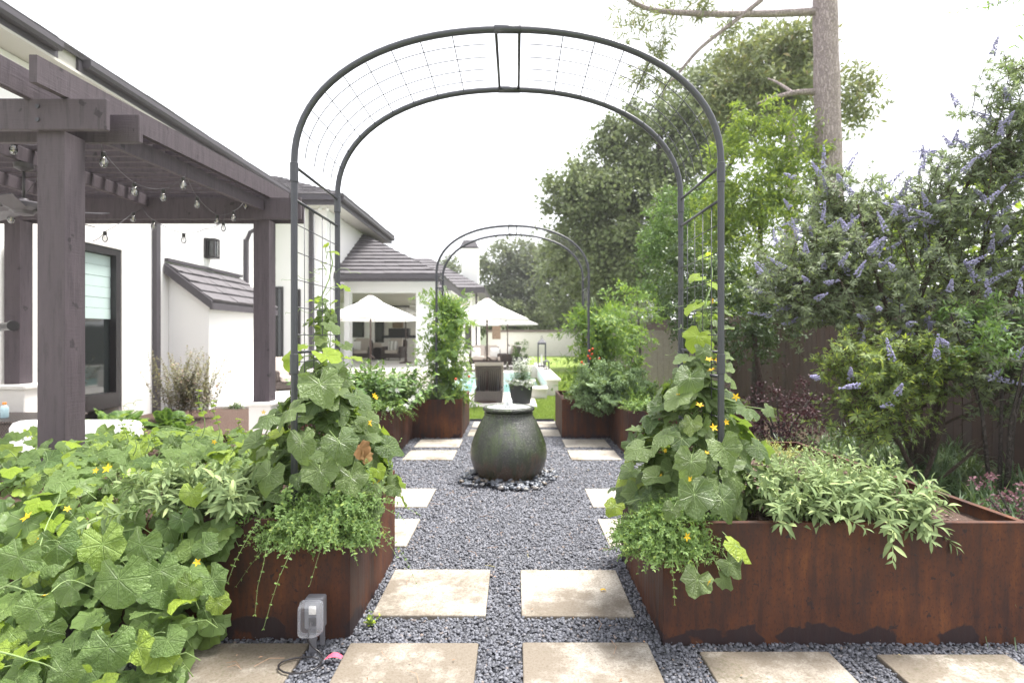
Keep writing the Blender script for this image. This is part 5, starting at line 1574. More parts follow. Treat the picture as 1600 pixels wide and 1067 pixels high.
ex_l = [(500,600,2.93,.150,0,.35,-.85),(455,640,2.85,.125,0,-.7,-.6),(470,690,2.82,.120,0,.1,-.9),(530,690,2.85,.125,0,.5,-.8),(560,620,3.1,.105,0,.8,-.6),(575,655,3.15,.09,0,.7,-.7),
        (420,650,2.9,.11,0,-.9,-.3),(400,690,2.95,.11,0,-.8,-.5),(500,735,2.85,.125,0,.2,-.9),(420,740,2.85,.12,0,-.3,-.9),(590,735,3.0,.06,1,.5,-.7),(548,745,2.9,.12,0,.3,-.8)]
up_r = [(1108,398,3.55,.030,1,-.2,.5),(1100,404,3.5,.055,1,-.95,-.2),(1132,408,3.5,.055,0,.9,-.5),(1090,434,3.4,.068,1,-.95,-.35),(1118,445,3.3,.085,1,.8,-.6),(1085,480,3.3,.085,1,-.9,-.6),
        (1128,487,3.25,.072,0,.95,-.3),(1095,490,3.35,.04,0,-.5,.1),(1090,525,3.2,.105,1,-.55,-.85),(1110,520,3.4,.07,0,.3,-.4),(1132,557,3.15,.062,0,.95,-.15),(1132,575,3.1,.062,0,.95,-.1),
        (1070,560,3.15,.085,0,-.95,-.3),(1100,548,3.1,.08,0,.1,-.8),(1120,500,3.4,.05,1,-.3,-.5)]
ex_r = [(1078,590,3.0,.130,0,-.3,-.9),(1165,640,3.05,.090,0,.98,-.15),(1200,640,3.0,.055,0,.9,-.7),(1060,620,3.0,.115,0,-.7,-.6),(1130,700,2.85,.125,0,.3,-.85),(1040,680,2.95,.11,0,-.9,-.4),
        (1000,700,3.05,.11,0,-.95,-.3),(985,735,3.1,.085,0,-.9,-.5),(1080,720,2.8,.13,0,-.2,-.9),(1085,772,2.72,.135,0,.0,-.98),(1128,780,2.76,.130,0,.4,-.9),(1050,795,2.75,.07,0,-.4,-.8),
        (1150,852,2.66,.105,0,.8,-.45),(1140,880,2.72,.09,0,.6,-.7),(1090,905,2.62,.095,0,-.4,-.75),(1130,905,2.66,.06,0,.5,-.3),(960,790,2.95,.07,0,-.6,-.7),(1185,700,3.0,.11,0,.8,-.6),(1190,740,2.95,.10,0,.8,-.5)]
cucumber('cucumber vine with yellow flowers climbing the left leg of the front arch', -1.12, 3.30, 250, 41, up_l, ex_l, -1)
cr = cucumber('cucumber vine with yellow flowers climbing the right leg of the front arch', 1.02, 3.28, 262, 42, up_r, ex_r, 1)
fs_ = np.array([P(1107,908,2.58), P(1073,838,2.66), P(1108,562,3.0), P(1112,578,2.98), P(1115,668,2.85), P(1093,633,2.9), P(1078,750,2.75), P(1150,620,3.0), P(1112,470,3.3)])
leaf_objs(cr, 'flower', [STAR], fs_, rand_dirs(len(fs_)), unit(np.tile([0.1, -0.9, 0.5], (len(fs_), 1))+rng.normal(0, .2, (len(fs_), 3))), np.full(len(fs_), .024))
# withered brown leaf low on the left vine
wb = mesh_of(tpl_big('cuke', 177), 'withered_leaf', M['dry'])
leaf_objs(bpy.data.objects['cucumber_vine'], 'withered_leaf', [wb], np.array([P(562,700,3.0), P(572,712,3.02)]), np.array([[.2, -.2, -1], [-.1, -.3, -1]]), np.array([[.5, -.8, .1], [.8, -.5, .2]]), np.array([.07, .05]))

# ------------------------------------------------------------------ melon vine spilling over the left planter
def melon():
    g = np.random.default_rng(77)
    t = thing('melon_vine', 'sprawling melon vine with round lobed leaves spilling over the left planter to the ground', 'plant', (-2.4, 3.1, 0.55))
    # profile of the heap from the patio side over the planter and down to the gravel: (Y, Z)
    prof = np.array([(5.0, 0.66), (4.3, 0.74), (3.6, 0.78), (3.1, 0.77), (2.80, 0.66), (2.58, 0.46), (2.42, 0.26), (2.22, 0.07)])
    seg = np.linalg.norm(np.diff(prof, axis=0), axis=1); cum = np.concatenate([[0], np.cumsum(seg)])
    def surf(s):
        y = np.interp(s, cum, prof[:, 0]); z = np.interp(s, cum, prof[:, 1])
        y2 = np.interp(s+0.05, cum, prof[:, 0]); z2 = np.interp(s+0.05, cum, prof[:, 1])
        y0 = np.interp(s-0.05, cum, prof[:, 0]); z0 = np.interp(s-0.05, cum, prof[:, 1])
        ty, tz = y2-y0, z2-z0; l = np.hypot(ty, tz); ty, tz = ty/l, tz/l
        return y, z, tz, -ty   # tangent down the slope is (ty,tz); normal (ny, nz)
    n = 1000
    s = cum[-1]*(1-g.random(n)**1.15*0.98)
    y, z, ny, nz = surf(s)
    xr = np.interp(y, [2.2, 2.5, 2.8, 3.0, 3.3, 3.8, 5.0], [-1.42, -1.34, -1.40, -1.45, -1.40, -1.55, -1.75])
    xl = np.interp(y, [2.2, 2.8, 3.4, 5.0], [-2.25, -2.85, -3.5, -4.2])
    x = xr+(xl-xr)*g.random(n)**1.05
    lay = g.random(n)
    depth = np.where(lay < 0.5, g.uniform(0.06, 0.20, n), g.uniform(-0.06, 0.045, n))
    nn = np.stack([g.normal(0, 0.05, n), ny, nz], 1); nn = nn*np.sign(nz+0.001)[:, None]
    nn = unit(np.stack([np.zeros(n), -np.abs(ny), np.abs(nz)], 1))
    pos = np.stack([x, y, z], 1) - nn*depth[:, None]
    pos[:, 2] = np.maximum(pos[:, 2], 0.04)
    N = unit(nn*0.62 + np.array([0.10, -0.10, 0.72]) + g.normal(0, 0.36, (n, 3)))
    D = unit(np.stack([g.normal(0.15, 0.6, n), -0.55-0.3*g.random(n), -0.45+g.normal(0, 0.4, n)], 1))
    S = g.uniform(0.038, 0.104, n)*np.where(y < 2.9, 0.92, 1.0)
    k = (pos[:, 2] < 0.30) & (pos[:, 0] > -1.38)
    pos, D, N, S = pos[~k], D[~k], N[~k], S[~k]; depth = depth[~k]
    # a dense curtain right before the steel
    m = 170
    cp = np.stack([g.uniform(-3.0, -1.42, m), g.uniform(2.68, 2.83, m), g.uniform(0.08, 0.66, m)], 1)
    pos = np.concatenate([pos, cp]); depth = np.concatenate([depth, np.full(m, 0.1)])
    N = np.concatenate([N, unit(g.normal(0, 0.35, (m, 3))+[0.1, -0.7, 0.6])]); D = np.concatenate([D, unit(g.normal(0, 0.4, (m, 3))+[0, -0.4, -0.8])])
    S = np.concatenate([S, g.uniform(0.06, 0.11, m)]); nn = np.concatenate([nn[:len(pos)-m], np.tile([0, -1., 0.1], (m, 1))])
    k = (pos[:, 0] > -1.92) & (pos[:, 0] < -1.36) & (pos[:, 1] < 3.25) & (pos[:, 2] > 0.56) & (depth < 0.05)   # room for the sage
    pos, D, N, S, depth = pos[~k], D[~k], N[~k], S[~k], depth[~k]
    # those showing largest as leaves of their own; the rest as one mass
    order = np.argsort(depth - 0.02*(pos[:, 1] < 3.5))
    a, b_ = order[:265], order[265:]
    yng = g.random(len(a)) < 0.10
    leaf_objs(t, 'leaf', MELON, pos[a][~yng], D[a][~yng], N[a][~yng], S[a][~yng])
    leaf_objs(t, 'young_leaf', CUKE_Y, pos[a][yng]+[0, -0.02, 0.03], D[a][yng], N[a][yng], S[a][yng]*0.8)
    rest = [scatter(tpl_big('melon', 140+i), pos[b_][i::5], D[b_][i::5], N[b_][i::5], S[b_][i::5]) for i in range(5)]
    np_obj('inner_leaves', rest, M['melon'], t)
    hero = [(185,905,2.30,.125,.1,-.9),(250,890,2.36,.085,.3,-.8),(112,915,2.32,.095,-.5,-.8),(332,905,2.48,.088,.6,-.6),(296,915,2.44,.065,-.3,-.7),(170,1010,2.20,.100,.1,-.8),(262,1000,2.33,.075,.7,-.5),
            (100,1050,2.05,.065,.1,-.9),(320,850,2.62,.070,.7,-.3),(55,950,2.12,.085,-.2,-.9),(30,870,2.15,.09,-.2,-.8),(90,850,2.3,.09,.2,-.8),(300,770,2.72,.07,.0,-.9),(160,850,2.42,.12,.3,-.8),(220,850,2.45,.10,-.2,-.9),(340,940,2.5,.06,.2,-.9),(75,720,2.6,.08,.8,.1),(215,1010,2.26,.08,.5,-.6)]
    hp = np.array([P(h[0], h[1], h[2]) for h in hero])
    leaf_objs(t, 'leaf', MELON, hp, unit(np.array([[h[4], -0.35, h[5]] for h in hero])), unit(np.tile([0.08, -0.72, 0.66], (len(hero), 1))+g.normal(0, 0.14, (len(hero), 3))), np.array([h[3]*1.12 for h in hero]))
    mb = MB()
    vines = [[(-20,935,2.2),(40,880,2.2),(75,810,2.35),(82,760,2.5)],[(-20,1030,1.95),(40,1035,1.95),(85,1062,1.95)],
             [(0,925,2.1),(60,930,2.15),(110,915,2.25),(160,930,2.3)],
             [(330,690,3.3),(290,672,3.4),(240,672,3.4),(190,690,3.3)]]
    for v in vines:
        c = [P(*q) for q in v]; pts = []
        for i in range(len(c)-1):
            for k in range(5):
                u = k/5; p0 = c[max(i-1, 0)]; p1 = c[i]; p2 = c[i+1]; p3 = c[min(i+2, len(c)-1)]
                pts.append(0.5*((2*p1)+(p2-p0)*u+(2*p0-5*p1+4*p2-p3)*u*u+(3*p1-p0-3*p2+p3)*u*u*u))
        pts.append(c[-1])
        mb.tube([p+Vector((0.012*math.sin(i*0.55), 0.03, 0.012*math.cos(i*0.7))) for i, p in enumerate(pts)], [0.0036-0.0031*i/len(pts) for i in range(len(pts))], 7)
    petioles(mb, pos+np.stack([g.normal(0, 0.05, len(pos)), np.full(len(pos), 0.08), np.full(len(pos), -0.06)], 1), pos, D, S, 0.0022)
    for (x, y, d) in ((140,695,3.0),(208,918-0,2.35),(190,640,3.4),(313,640,3.35),(240,730,2.7),(150,860,2.5),(60,860,2.2),(300,700,2.9),(210,1010,2.28)):
        q = P(x, y, d); pts = []
        for i in range(22):
            r = 0.035*(1-i/26); pts.append((q.x+0.006*i+r*math.sin(i*0.75), q.y, q.z+0.003*i+r*math.cos(i*0.75)*0.7))
        mb.tube(pts, 0.0012, 4, caps=False)
    mb.build('runners', M['stem'], t, 'all', kind='stuff')
    # upright young shoots on the top of the heap
    sh = MB(); sp, sd, sn, ss = [], [], [], []
    for (x, y, d, h) in ((315,640,3.3,.17),(338,650,3.3,.15),(208,668,3.3,.10),(195,660,3.3,.10),(245,672,3.2,.06),(360,668,3.3,.05),(300,655,3.4,.08),(228,663,3.3,.08),(378,655,3.3,.06)):
        q = P(x, y, d); pts = [(q.x+0.02*math.sin(i*.7), q.y, q.z-0.16+(h+0.10)*i/8) for i in range(9)]
        sh.tube(pts, [0.003-0.0002*i for i in range(9)], 5, caps=False)
        for k in range(5):
            sp.append(pts[4+k if k < 4 else 8]); a = g.uniform(0, 6.28); sd.append((math.cos(a), math.sin(a), 0.3)); sn.append((0, -.4, 1)); ss.append(g.uniform(0.014, 0.032))
    sh.build('young_shoots', M['stem'], t, 'all', kind='stuff')
    leaf_objs(t, 'young_leaf', CUKE_Y, np.array(sp), unit(sd), unit(sn)+g.normal(0, .2, (len(sn), 3)), np.array(ss))
    fl = np.array([P(42,808,2.3), P(52,824,2.25), P(70,930,2.05), P(165,720,2.6), P(168,732,2.6), P(108,768,2.45), P(308,878,2.4), P(240,1040,2.16), P(65,845,2.3), P(98,742,2.6), P(150,735,2.9), P(230,928,2.42), P(105,795,2.5), P(300,672,3.0), P(335,690,3.0)])
    fl = fl[::2]
    leaf_objs(t, 'flower', [STAR], fl, rand_dirs(len(fl), g), unit(np.tile([0.0, -0.8, 0.4], (len(fl), 1))+g.normal(0, .35, (len(fl), 3))), g.uniform(0.015, 0.026, len(fl)))
melon()

# ------------------------------------------------------------------ sage, oregano
SAGE = [mesh_of(k, 'sage_leaf', M['sage']) for k in T_SAGE]
def sage(label, base, spread, n, length, lean, droop, lsize, per, seed, own=250, dirs=None):
    t = thing('sage_plant', label, 'plant', tuple(base), 'sage plants in the planters')
    C = stem_curves(base, spread, n, length, lean, droop, seed, dirs=dirs)
    np_obj('stems', tubes_np(C, 0.0026), M['stem'], t)
    pos, D, N, S = stem_leaves(C, T_SAGE[0], lsize, per, seed+1, start=0.25, up=0.7, fwd=0.7)
    D = unit(D+np.array([0, 0, -0.10]))
    g = np.random.default_rng(seed+2); o = np.argsort(pos[:, 1]+g.normal(0, 0.05, len(pos))-pos[:, 2]*0.3)
    a, b_ = o[:own], o[own:]
    leaf_objs(t, 'leaf', SAGE, pos[a], D[a], N[a], S[a])
    if len(b_):
        np_obj('inner_leaves', [scatter(T_SAGE[i], pos[b_][i::3], D[b_][i::3], N[b_][i::3], S[b_][i::3]) for i in range(3)], M['sage'], t)
    return t
sage('pale green sage bush drooping over the rim of the right planter', (1.68, 3.02, 0.58), (0.34, 0.16, 0.02), 135, 0.38, 1.1, 0.30, 0.076, 10, 301, 290)
sage('pale green sage bush at the front rim of the left planter among melon leaves', (-1.62, 2.93, 0.66), (0.22, 0.12, 0.02), 64, 0.32, 1.2, 0.45, 0.082, 9, 311, 290)
sage('sage shoots leaning far out over the right end of the right planter', (1.95, 2.95, 0.56), (0.06, 0.08, 0.01), 14, 0.34, 1.35, 0.50, 0.078, 8, 321, 220, dirs=(-1.0, 0.5))
herb('variegated_sage', 'small pale variegated sage behind the big sage in the right planter', 'plant', (2.05, 3.95, 0.55), (0.28, 0.20, 0.0), 60, 0.26, 0.8, 0.1, T_OVAL, 0.035, 9, 'sage', 'stem', 331)
herb('ground_cover', 'yellow green low creeping plant at the back of the right planter', 'plant', (1.95, 4.70, 0.55), (0.30, 0.18, 0.0), 110, 0.14, 1.0, 0.1, T_OVAL, 0.022, 7, 'gcover', 'stem', 341)
def oregano(label, c, r, n, seed, base, sp_, trail):
    t = thing('oregano_bush', label, 'plant', base, 'oregano bushes at the planter corners')
    g = np.random.default_rng(seed)
    # short leafy shoots all over a low mound, the outer ones drooping over the rim
    d = rand_dirs(n, g); d[:, 2] = np.abs(d[:, 2])*0.9-0.25
    p = np.array(c)+d*np.array(r)*(0.35+0.6*g.random((n, 1))**0.6)
    dr = unit(d*[1, 1, 0.6]+[0, 0, 0.35]+g.normal(0, 0.35, (n, 3))); L = g.uniform(0.09, 0.19, (n, 1, 1)); tt = np.linspace(0, 1, 6)[None, :, None]
    C = p[:, None]+dr[:, None]*L*(tt-0.6); C[:, :, 2] -= 0.05*tt[:, :, 0]**2
    np_obj('stems', tubes_np(C, 0.0014), M['stem'], t)
    np_obj('foliage', scatter(T_OVAL, *stem_leaves(C, T_OVAL, 0.023, 10, seed+1, start=0.1, fwd=0.35)), M['oregano'], t)
    C2 = stem_curves(base, sp_, trail[0], trail[1], 1.25, trail[2], seed+5, dirs=(trail[3], 0.9))
    np_obj('trailing_stems', tubes_np(C2, 0.0014), M['stem'], t)
    np_obj('trailing_foliage', scatter(T_OVAL, *stem_leaves(C2, T_OVAL, 0.021, 17, seed+6, fwd=0.3)), M['oregano'], t)
oregano('small leaved oregano bush hanging over the corner of the left planter', (-1.00, 2.90, 0.56), (0.32, 0.20, 0.22), 620, 351, (-1.02, 2.95, 0.60), (0.22, 0.05, 0.02), (50, 0.42, 0.9, -1.1))
oregano('dense small leaved oregano bush over the path side of the right planter', (0.76, 2.90, 0.53), (0.27, 0.25, 0.27), 800, 361, (0.80, 2.95, 0.56), (0.12, 0.12, 0.02), (34, 0.36, 1.0, -1.7))
for lab, b0, sp_, n_, gp in (('upright flowering oregano sprigs above the left planter corner', (-0.88, 3.0, 0.6), (0.16, 0.12, 0.0), 14, None),):
    herb('oregano_sprigs', lab, 'plant', b0, sp_, n_, 0.40, 0.45, 0.1, T_OVAL, 0.020, 24, 'oregano', 'stem', 371, 0.0015)
al = thing('alyssum', 'tiny white alyssum bloom at the front rim of the left planter', 'flower', tuple(P(358, 787, 2.85)))
c = np.array(P(358, 787, 2.83)); k = c+rng.normal(0, 0.013, (60, 3)); np_obj('bloom', scatter(T_STAR, k, rand_dirs(60), unit(rng.normal(0, .4, (60, 3))+[0, -.8, .6]), 0.010), M['white_petal'], al)
c = np.array(P(372, 802, 2.84)); k = c+rng.normal(0, 1, (300, 3))*[0.05, 0.03, 0.02]; np_obj('foliage', scatter(T_OVAL, k, rand_dirs(300), unit(rng.normal(0, .4, (300, 3))+[0, -.5, 1]), 0.016), M['boxleaf'], al)

# ------------------------------------------------------------------ rear planters
herb('pepper_plants', 'broad leaved pepper plants filling the rear left planter', 'plant', (-2.05, 7.85, 0.5), (0.55, 0.5, 0.02), 130, 0.80, 0.8, 0.2, tpl_oval(0.62, 0.3), 0.115, 12, 'boxleaf', 'stem_dark', 401, 0.005)
herb('pale_herb', 'pale leafy herb in the rear left planter beside the rosemary', 'plant', (-1.75, 8.0, 0.5), (0.22, 0.3, 0.02), 80, 0.50, 0.6, 0.1, T_OVAL, 0.07, 12, 'sage', 'stem', 403, 0.003)
t = herb('trailing_petunia', 'white flowering trailing plant over the corner of the rear left planter', 'plant', (-1.72, 7.30, 0.58), (0.22, 0.14, 0.02), 90, 0.40, 1.2, 0.85, T_OVAL, 0.036, 14, 'oregano', 'stem', 405, 0.002)
pp = np.array([P(645,622,7.3), P(635,634,7.25), P(640,627,7.3), P(620,610,7.3), P(608,640,7.1), P(655,612,7.6)])
np_obj('white_blooms', scatter(T_STAR, np.repeat(pp, 5, 0)+rng.normal(0, .012, (30, 3)), rand_dirs(30), unit(rng.normal(0, .4, (30, 3))+[.2, -.8, .5]), 0.032), M['white_petal'], t)
herb('rosemary', 'grey green needle leaved bush in the rear left planter by the arch leg', 'plant', (-1.30, 8.72, 0.52), (0.24, 0.12, 0.02), 170, 0.36, 0.8, 0.15, tpl_quad(0.16, 0.1), 0.038, 26, 'rosemary', 'stem', 407, 0.002)
herb('parsley', 'low bright parsley at the path corner of the rear left planter', 'plant', (-0.98, 8.75, 0.56), (0.14, 0.14, 0.0), 80, 0.20, 0.8, 0.1, T_OVAL, 0.030, 9, 'tomato', 'stem', 409)
def tomato(label, x, y, hw, ztop, seed, n=60, lean=0.0):
    t = thing('tomato_plant', label, 'plant', (x, y, 0.52), 'tomato plants climbing the far arch')
    g = np.random.default_rng(seed)
    C = []
    for i in range(n):
        z0 = g.uniform(0.55, ztop-0.35); a = g.uniform(0, 6.28); L = g.uniform(0.25, 0.55)*hw/0.4
        d = np.array([math.cos(a), math.sin(a), g.uniform(0.2, 0.9)]); tt = np.linspace(0, 1, 9)[:, None]
        p = np.array([x+g.normal(0, 0.06)+lean*(z0-0.55), y+g.normal(0, 0.06), z0])+d*L*tt; p[:, 2] -= 0.45*L*tt[:, 0]**2*1.2
        C.append(p)
    C = np.array(C)
    np_obj('stems', tubes_np(C, 0.004), M['stem'], t)
    for k in range(3):
        MB().tube([(x+0.06*math.sin(i*1.1+k), y+0.06*math.cos(i+k*2), 0.52+(ztop-0.65)*i/9) for i in range(10)], 0.009, 6).build('main_stem', M['stem_dark'], t, 'all')
    np_obj('foliage', scatter(T_PINN, *stem_leaves(C, T_PINN, 0.155, 7, seed+1, fwd=0.4, pairs=True)), M['tomato'], t)
    return t
t1 = tomato('tall tomato plant climbing the left leg of the far arch', P(700,0,8.9).x, 8.85, 0.34, 2.45, 421, 110)
t2 = tomato('wide bushy tomato plant with red fruit on the right leg of the far arch', P(930,0,9.0).x, 9.0, 0.50, 2.28, 422, 130, 0.05)
t3 = tomato('thin tomato shoots on the right, behind the kale towards the fence', P(985,0,9.4).x, 9.4, 0.35, 2.0, 423, 30)
for t_, lst in ((t2, [(921,548),(925,553),(919,556),(926,545),(922,560),(912,570),(936,560),(909,566)]), (t1, [(712,592),(733,588)])):
    for (x, y) in lst:
        c = P(x, y, 8.45); MB().lathe(c, [(0.001,-0.02),(0.014,-0.014),(0.02,0),(0.014,0.014),(0.001,0.018)], 10).build('tomato', M['tomato_red'], t_, 'all')
def kale():
    g = np.random.default_rng(431)
    t = thing('kale_plant', 'big blue green curly kale spilling over the rear right planter', 'plant', (1.40, 8.35, 0.52))
    parts = []
    tp = []
    for q in range(4):
        r = np.random.default_rng(q+9); V = []; T = []
        nu, nv = 9, 7
        for j in range(nv+1):
            for i in range(nu+1):
                u = i/nu*2-1; v = j/nv; w = 0.30*math.sin(math.pi*min(1, 0.15+0.85*v))**0.6*(1 if v < 1 else 0.6)
                V.append((u*w, v, -0.35*v*v+0.10*abs(u)*math.sin(i*2.9+j*2.1)*1.3+r.normal(0, 0.05)*abs(u)))
        for j in range(nv):
            for i in range(nu):
                a = j*(nu+1)+i; T += [(a, a+1, a+nu+2), (a, a+nu+2, a+nu+1)]
        V = np.array(V); tp.append((V, np.array(T), V[:, :2]*.5+.5))
    base = np.array([1.40, 8.35, 0.55])
    for k in range(4):
        n = 7; a = g.uniform(0, 6.28, n); e = g.uniform(-0.2, 1.3, n); rr = g.uniform(0.02, 0.22, n)
        d = np.stack([np.cos(a)*np.cos(e), np.sin(a)*np.cos(e), np.sin(e)], 1)
        parts.append(scatter(tp[k], base+d*rr[:, None]*[1.6, 1, 1]+[0, 0, .05], d, unit(g.normal(0, .3, (n, 3))+[0, -.1, 1]), g.uniform(0.26, 0.46, n)))
    # curled leaf fringe
    p_, o_ = clumps((1.38, 8.30, 0.80), (0.52, 0.45, 0.36), 120, 130, 0.085, 433, shell=0.72)
    parts.append(crown_leaves(T_OVAL, p_, o_, 0.030, 434, 1.2, 0.5))
    np_obj('curly_leaves', parts, M['kale'], t)
kale()
herb('feathery_herb', 'fine feathery green herb between the kale and the cucumber vine', 'plant', (2.0, 8.1, 0.5), (0.45, 0.4, 0.02), 100, 0.50, 0.7, 0.25, T_QUAD, 0.045, 24, 'tomato', 'stem', 441, 0.002)
t = herb('white_flowering_herb', 'pale green herb with small white flowers over the rear right planter corner', 'plant', (1.72, 7.32, 0.55), (0.22, 0.12, 0.02), 90, 0.36, 1.0, 0.5, T_OVAL, 0.040, 12, 'oregano', 'stem', 443, 0.002)
herb('rose_seedlings', 'small flowering seedlings at the path corner of the rear right planter', 'plant', (0.90, 8.75, 0.55), (0.15, 0.12, 0.02), 40, 0.24, 0.8, 0.2, T_OVAL, 0.030, 8, 'tomato', 'stem', 445)

# ------------------------------------------------------------------ beds beside the house
def ferns(label, x, y, z, n, L, seed):
    t = thing('fern', label, 'fern', (x, y, z), 'ferns in the bed by the glazed door')
    C = stem_curves((x, y, z), (0.12, 0.12, 0), n, L, 1.15, 0.7, seed); np_obj('stems', tubes_np(C, 0.003), M['stem_dark'], t)
    g = np.random.default_rng(seed); m = C.shape[1]; ps, ds, ns, ss = [], [], [], []
    for k in range(2, 30):
        f = k/30*(m-1); i = int(f); u = f-i; p = C[:, i]*(1-u)+C[:, min(i+1, m-1)]*u; tn = unit(C[:, min(i+1, m-1)]-C[:, i])
        sd = unit(np.cross(tn, [0, 0, 1.0]))
        for s in (-1, 1):
            ps.append(p); ds.append(unit(sd*s+tn*0.4)); ns.append(unit(np.cross(sd, tn)+g.normal(0, .1, p.shape))); ss.append(np.full(len(p), 0.11*math.sin(math.pi*(k/30*0.85+0.12))))
    np_obj('fronds', scatter(tpl_lance(0.32, 2, 0.15), np.concatenate(ps), np.concatenate(ds), np.concatenate(ns), np.concatenate(ss)), M['fern'], t)
ferns('dark green fern right beside the near pergola post', -5.75, 8.3, 0.15, 34, 0.75, 501)
ferns('bright green fern in the bed below the glass door, further right', -5.2, 8.6, 0.10, 30, 0.65, 502)
ferns('small fern at the right end of the fern bed', -4.8, 8.2, 0.05, 26, 0.5, 503)
herb('reddish_bush', 'sparse reddish grey bush standing before the downspout and bay', 'bush', (-6.05, 10.5, 0.1), (0.40, 0.30, 0.05), 80, 1.30, 0.50, 0.12, T_OVAL, 0.070, 26, 'maroon_green' if 'maroon_green' in M else M.setdefault('maroon_green', mat_leaf('reddish grey leaf', (0.16, 0.12, 0.10), (0.24, 0.25, 0.15), (0.34, 0.24, 0.20), 0.25, 0.6)) and 'maroon_green', 'bark', 505, 0.003)
def tuft(label, x, y, z, n, L, seed, mat='strap', w=0.012, grp=None, cat='grass', spread=0.10, lean=1.0):
    t = thing('grass_clump', label, cat, (x, y, z), grp)
    np_obj('blades', blades(x, y, z, n, L, seed, w, spread, lean), M[mat], t)
    return t
def blades(x, y, z, n, L, seed, w=0.012, spread=0.10, lean=1.0):
    C = stem_curves((x, y, z), (spread, spread, 0), n, L, lean, 0.9, seed, npts=7)
    tan = unit(np.gradient(C, axis=1)); sd = unit(np.cross(tan, [0.0, 0.0, 1.0])+1e-4)
    m = C.shape[1]; ww = w*0.5*np.array([0.7, 1, 1, 0.95, 0.8, 0.55, 0.05])
    A = C-sd*ww[None, :, None]; B = C+sd*ww[None, :, None]
    V = np.stack([A, B], 2).reshape(-1, 3)
    one = []
    for i in range(m-1): one += [(2*i, 2*i+1, 2*i+3), (2*i, 2*i+3, 2*i+2)]
    T = (np.array(one)[None]+(np.arange(n)*m*2)[:, None, None]).reshape(-1, 3)
    return V, T, np.zeros((len(V), 2))
tuft('small tuft of thin grass at the foot of the white bay', -6.0, 12.2, 0, 90, 0.5, 511)

# ------------------------------------------------------------------ right hand beds
g_l = random.Random(3); rowl = []
for j, yy in enumerate([3.3, 3.85, 4.4, 4.95, 5.5, 6.1, 6.8, 7.5]):
    for i, xx in enumerate([2.82, 3.28, 3.74, 4.2, 4.7, 5.15]):
        if xx > 2.5+yy*0.42: continue
        rowl.append((xx+g_l.uniform(-.1, .1)+(0.2 if j % 2 else 0), yy+g_l.uniform(-.12, .12)))
big = len(rowl)
for i, (xx, yy) in enumerate(rowl):
    if xx > 5.3: continue
    col = 'near the planter rim' if xx < 3.2 else ('by the fence' if xx > 4.4 else 'in the middle of the bed')
    t = tuft('dark green strap leaved lily turf clump %s on the right' % col, xx, yy, 0, 150, 0.85, 600+i, 'strap', 0.012, 'lily turf clumps %s' % col, 'grass')
t = tuft('pale striped lily turf clump at the back corner of the right planter', 2.75, 5.7, 0.0, 170, 0.75, 690, 'sage', 0.011, None, 'grass')
t = tuft('pale striped lily turf clump behind the planter near the slim tree trunk', 3.0, 6.4, 0.0, 170, 0.75, 691, 'sage', 0.011, None, 'grass')

def bush(name, label, cat, c, r, ncl, per, rc, ls, mat, seed, tpl=T_OVAL, shell=0.6, stems=8, smat='bark_dark', grp=None, drop=0.0, parts_=None):
    t = thing(name, label, cat, (c[0], c[1], 0), grp)
    p_, o_ = clumps(c, r, ncl, per, rc, seed, shell, drop)
    if parts_:
        ps = [crown_leaves(tpl, p_, o_, ls, seed+1)]
        for (c2, r2, n2) in parts_:
            q_, w_ = clumps(c2, r2, n2, per, rc, seed+7+n2, shell, drop); ps.append(crown_leaves(tpl, q_, w_, ls, seed+3))
        np_obj('foliage', ps, M[mat], t)
    else:
        np_obj('foliage', crown_leaves(tpl, p_, o_, ls, seed+1), M[mat], t)
    g = random.Random(seed)
    for k in range(stems):
        a = k*2.4; e = (c[0]+math.cos(a)*r[0]*0.7, c[1]+math.sin(a)*r[1]*0.7, c[2]+r[2]*g.uniform(-0.2, 0.7))
        MB().tube([(c[0]+math.cos(a)*.05, c[1]+math.sin(a)*.05, 0), ((c[0]*1.3+e[0]*.7)/2, (c[1]*1.3+e[1]*.7)/2, e[2]*0.5), e], [0.02, 0.014, 0.006], 6).build('branch', M[smat], t, 'all')
    return t
bush('maroon_bush', 'low dark maroon bush behind the right planter, left one', 'bush', (2.65, 7.3, 0.45), (0.45, 0.4, 0.40), 60, 60, 0.12, 0.035, 'maroon', 701, grp='dark maroon bushes before the fence')
bush('maroon_bush', 'dark maroon bush at the foot of the slim tree trunk', 'bush', (3.35, 7.2, 0.50), (0.50, 0.4, 0.45), 70, 60, 0.12, 0.035, 'maroon', 702, grp='dark maroon bushes before the fence')
bush('maroon_bush', 'pinkish maroon bush at the right edge of the photo above the planter corner', 'bush', (3.62, 4.05, 0.34), (0.28, 0.24, 0.20), 20, 34, 0.07, 0.030, 'pinkleaf', 703, grp=None)
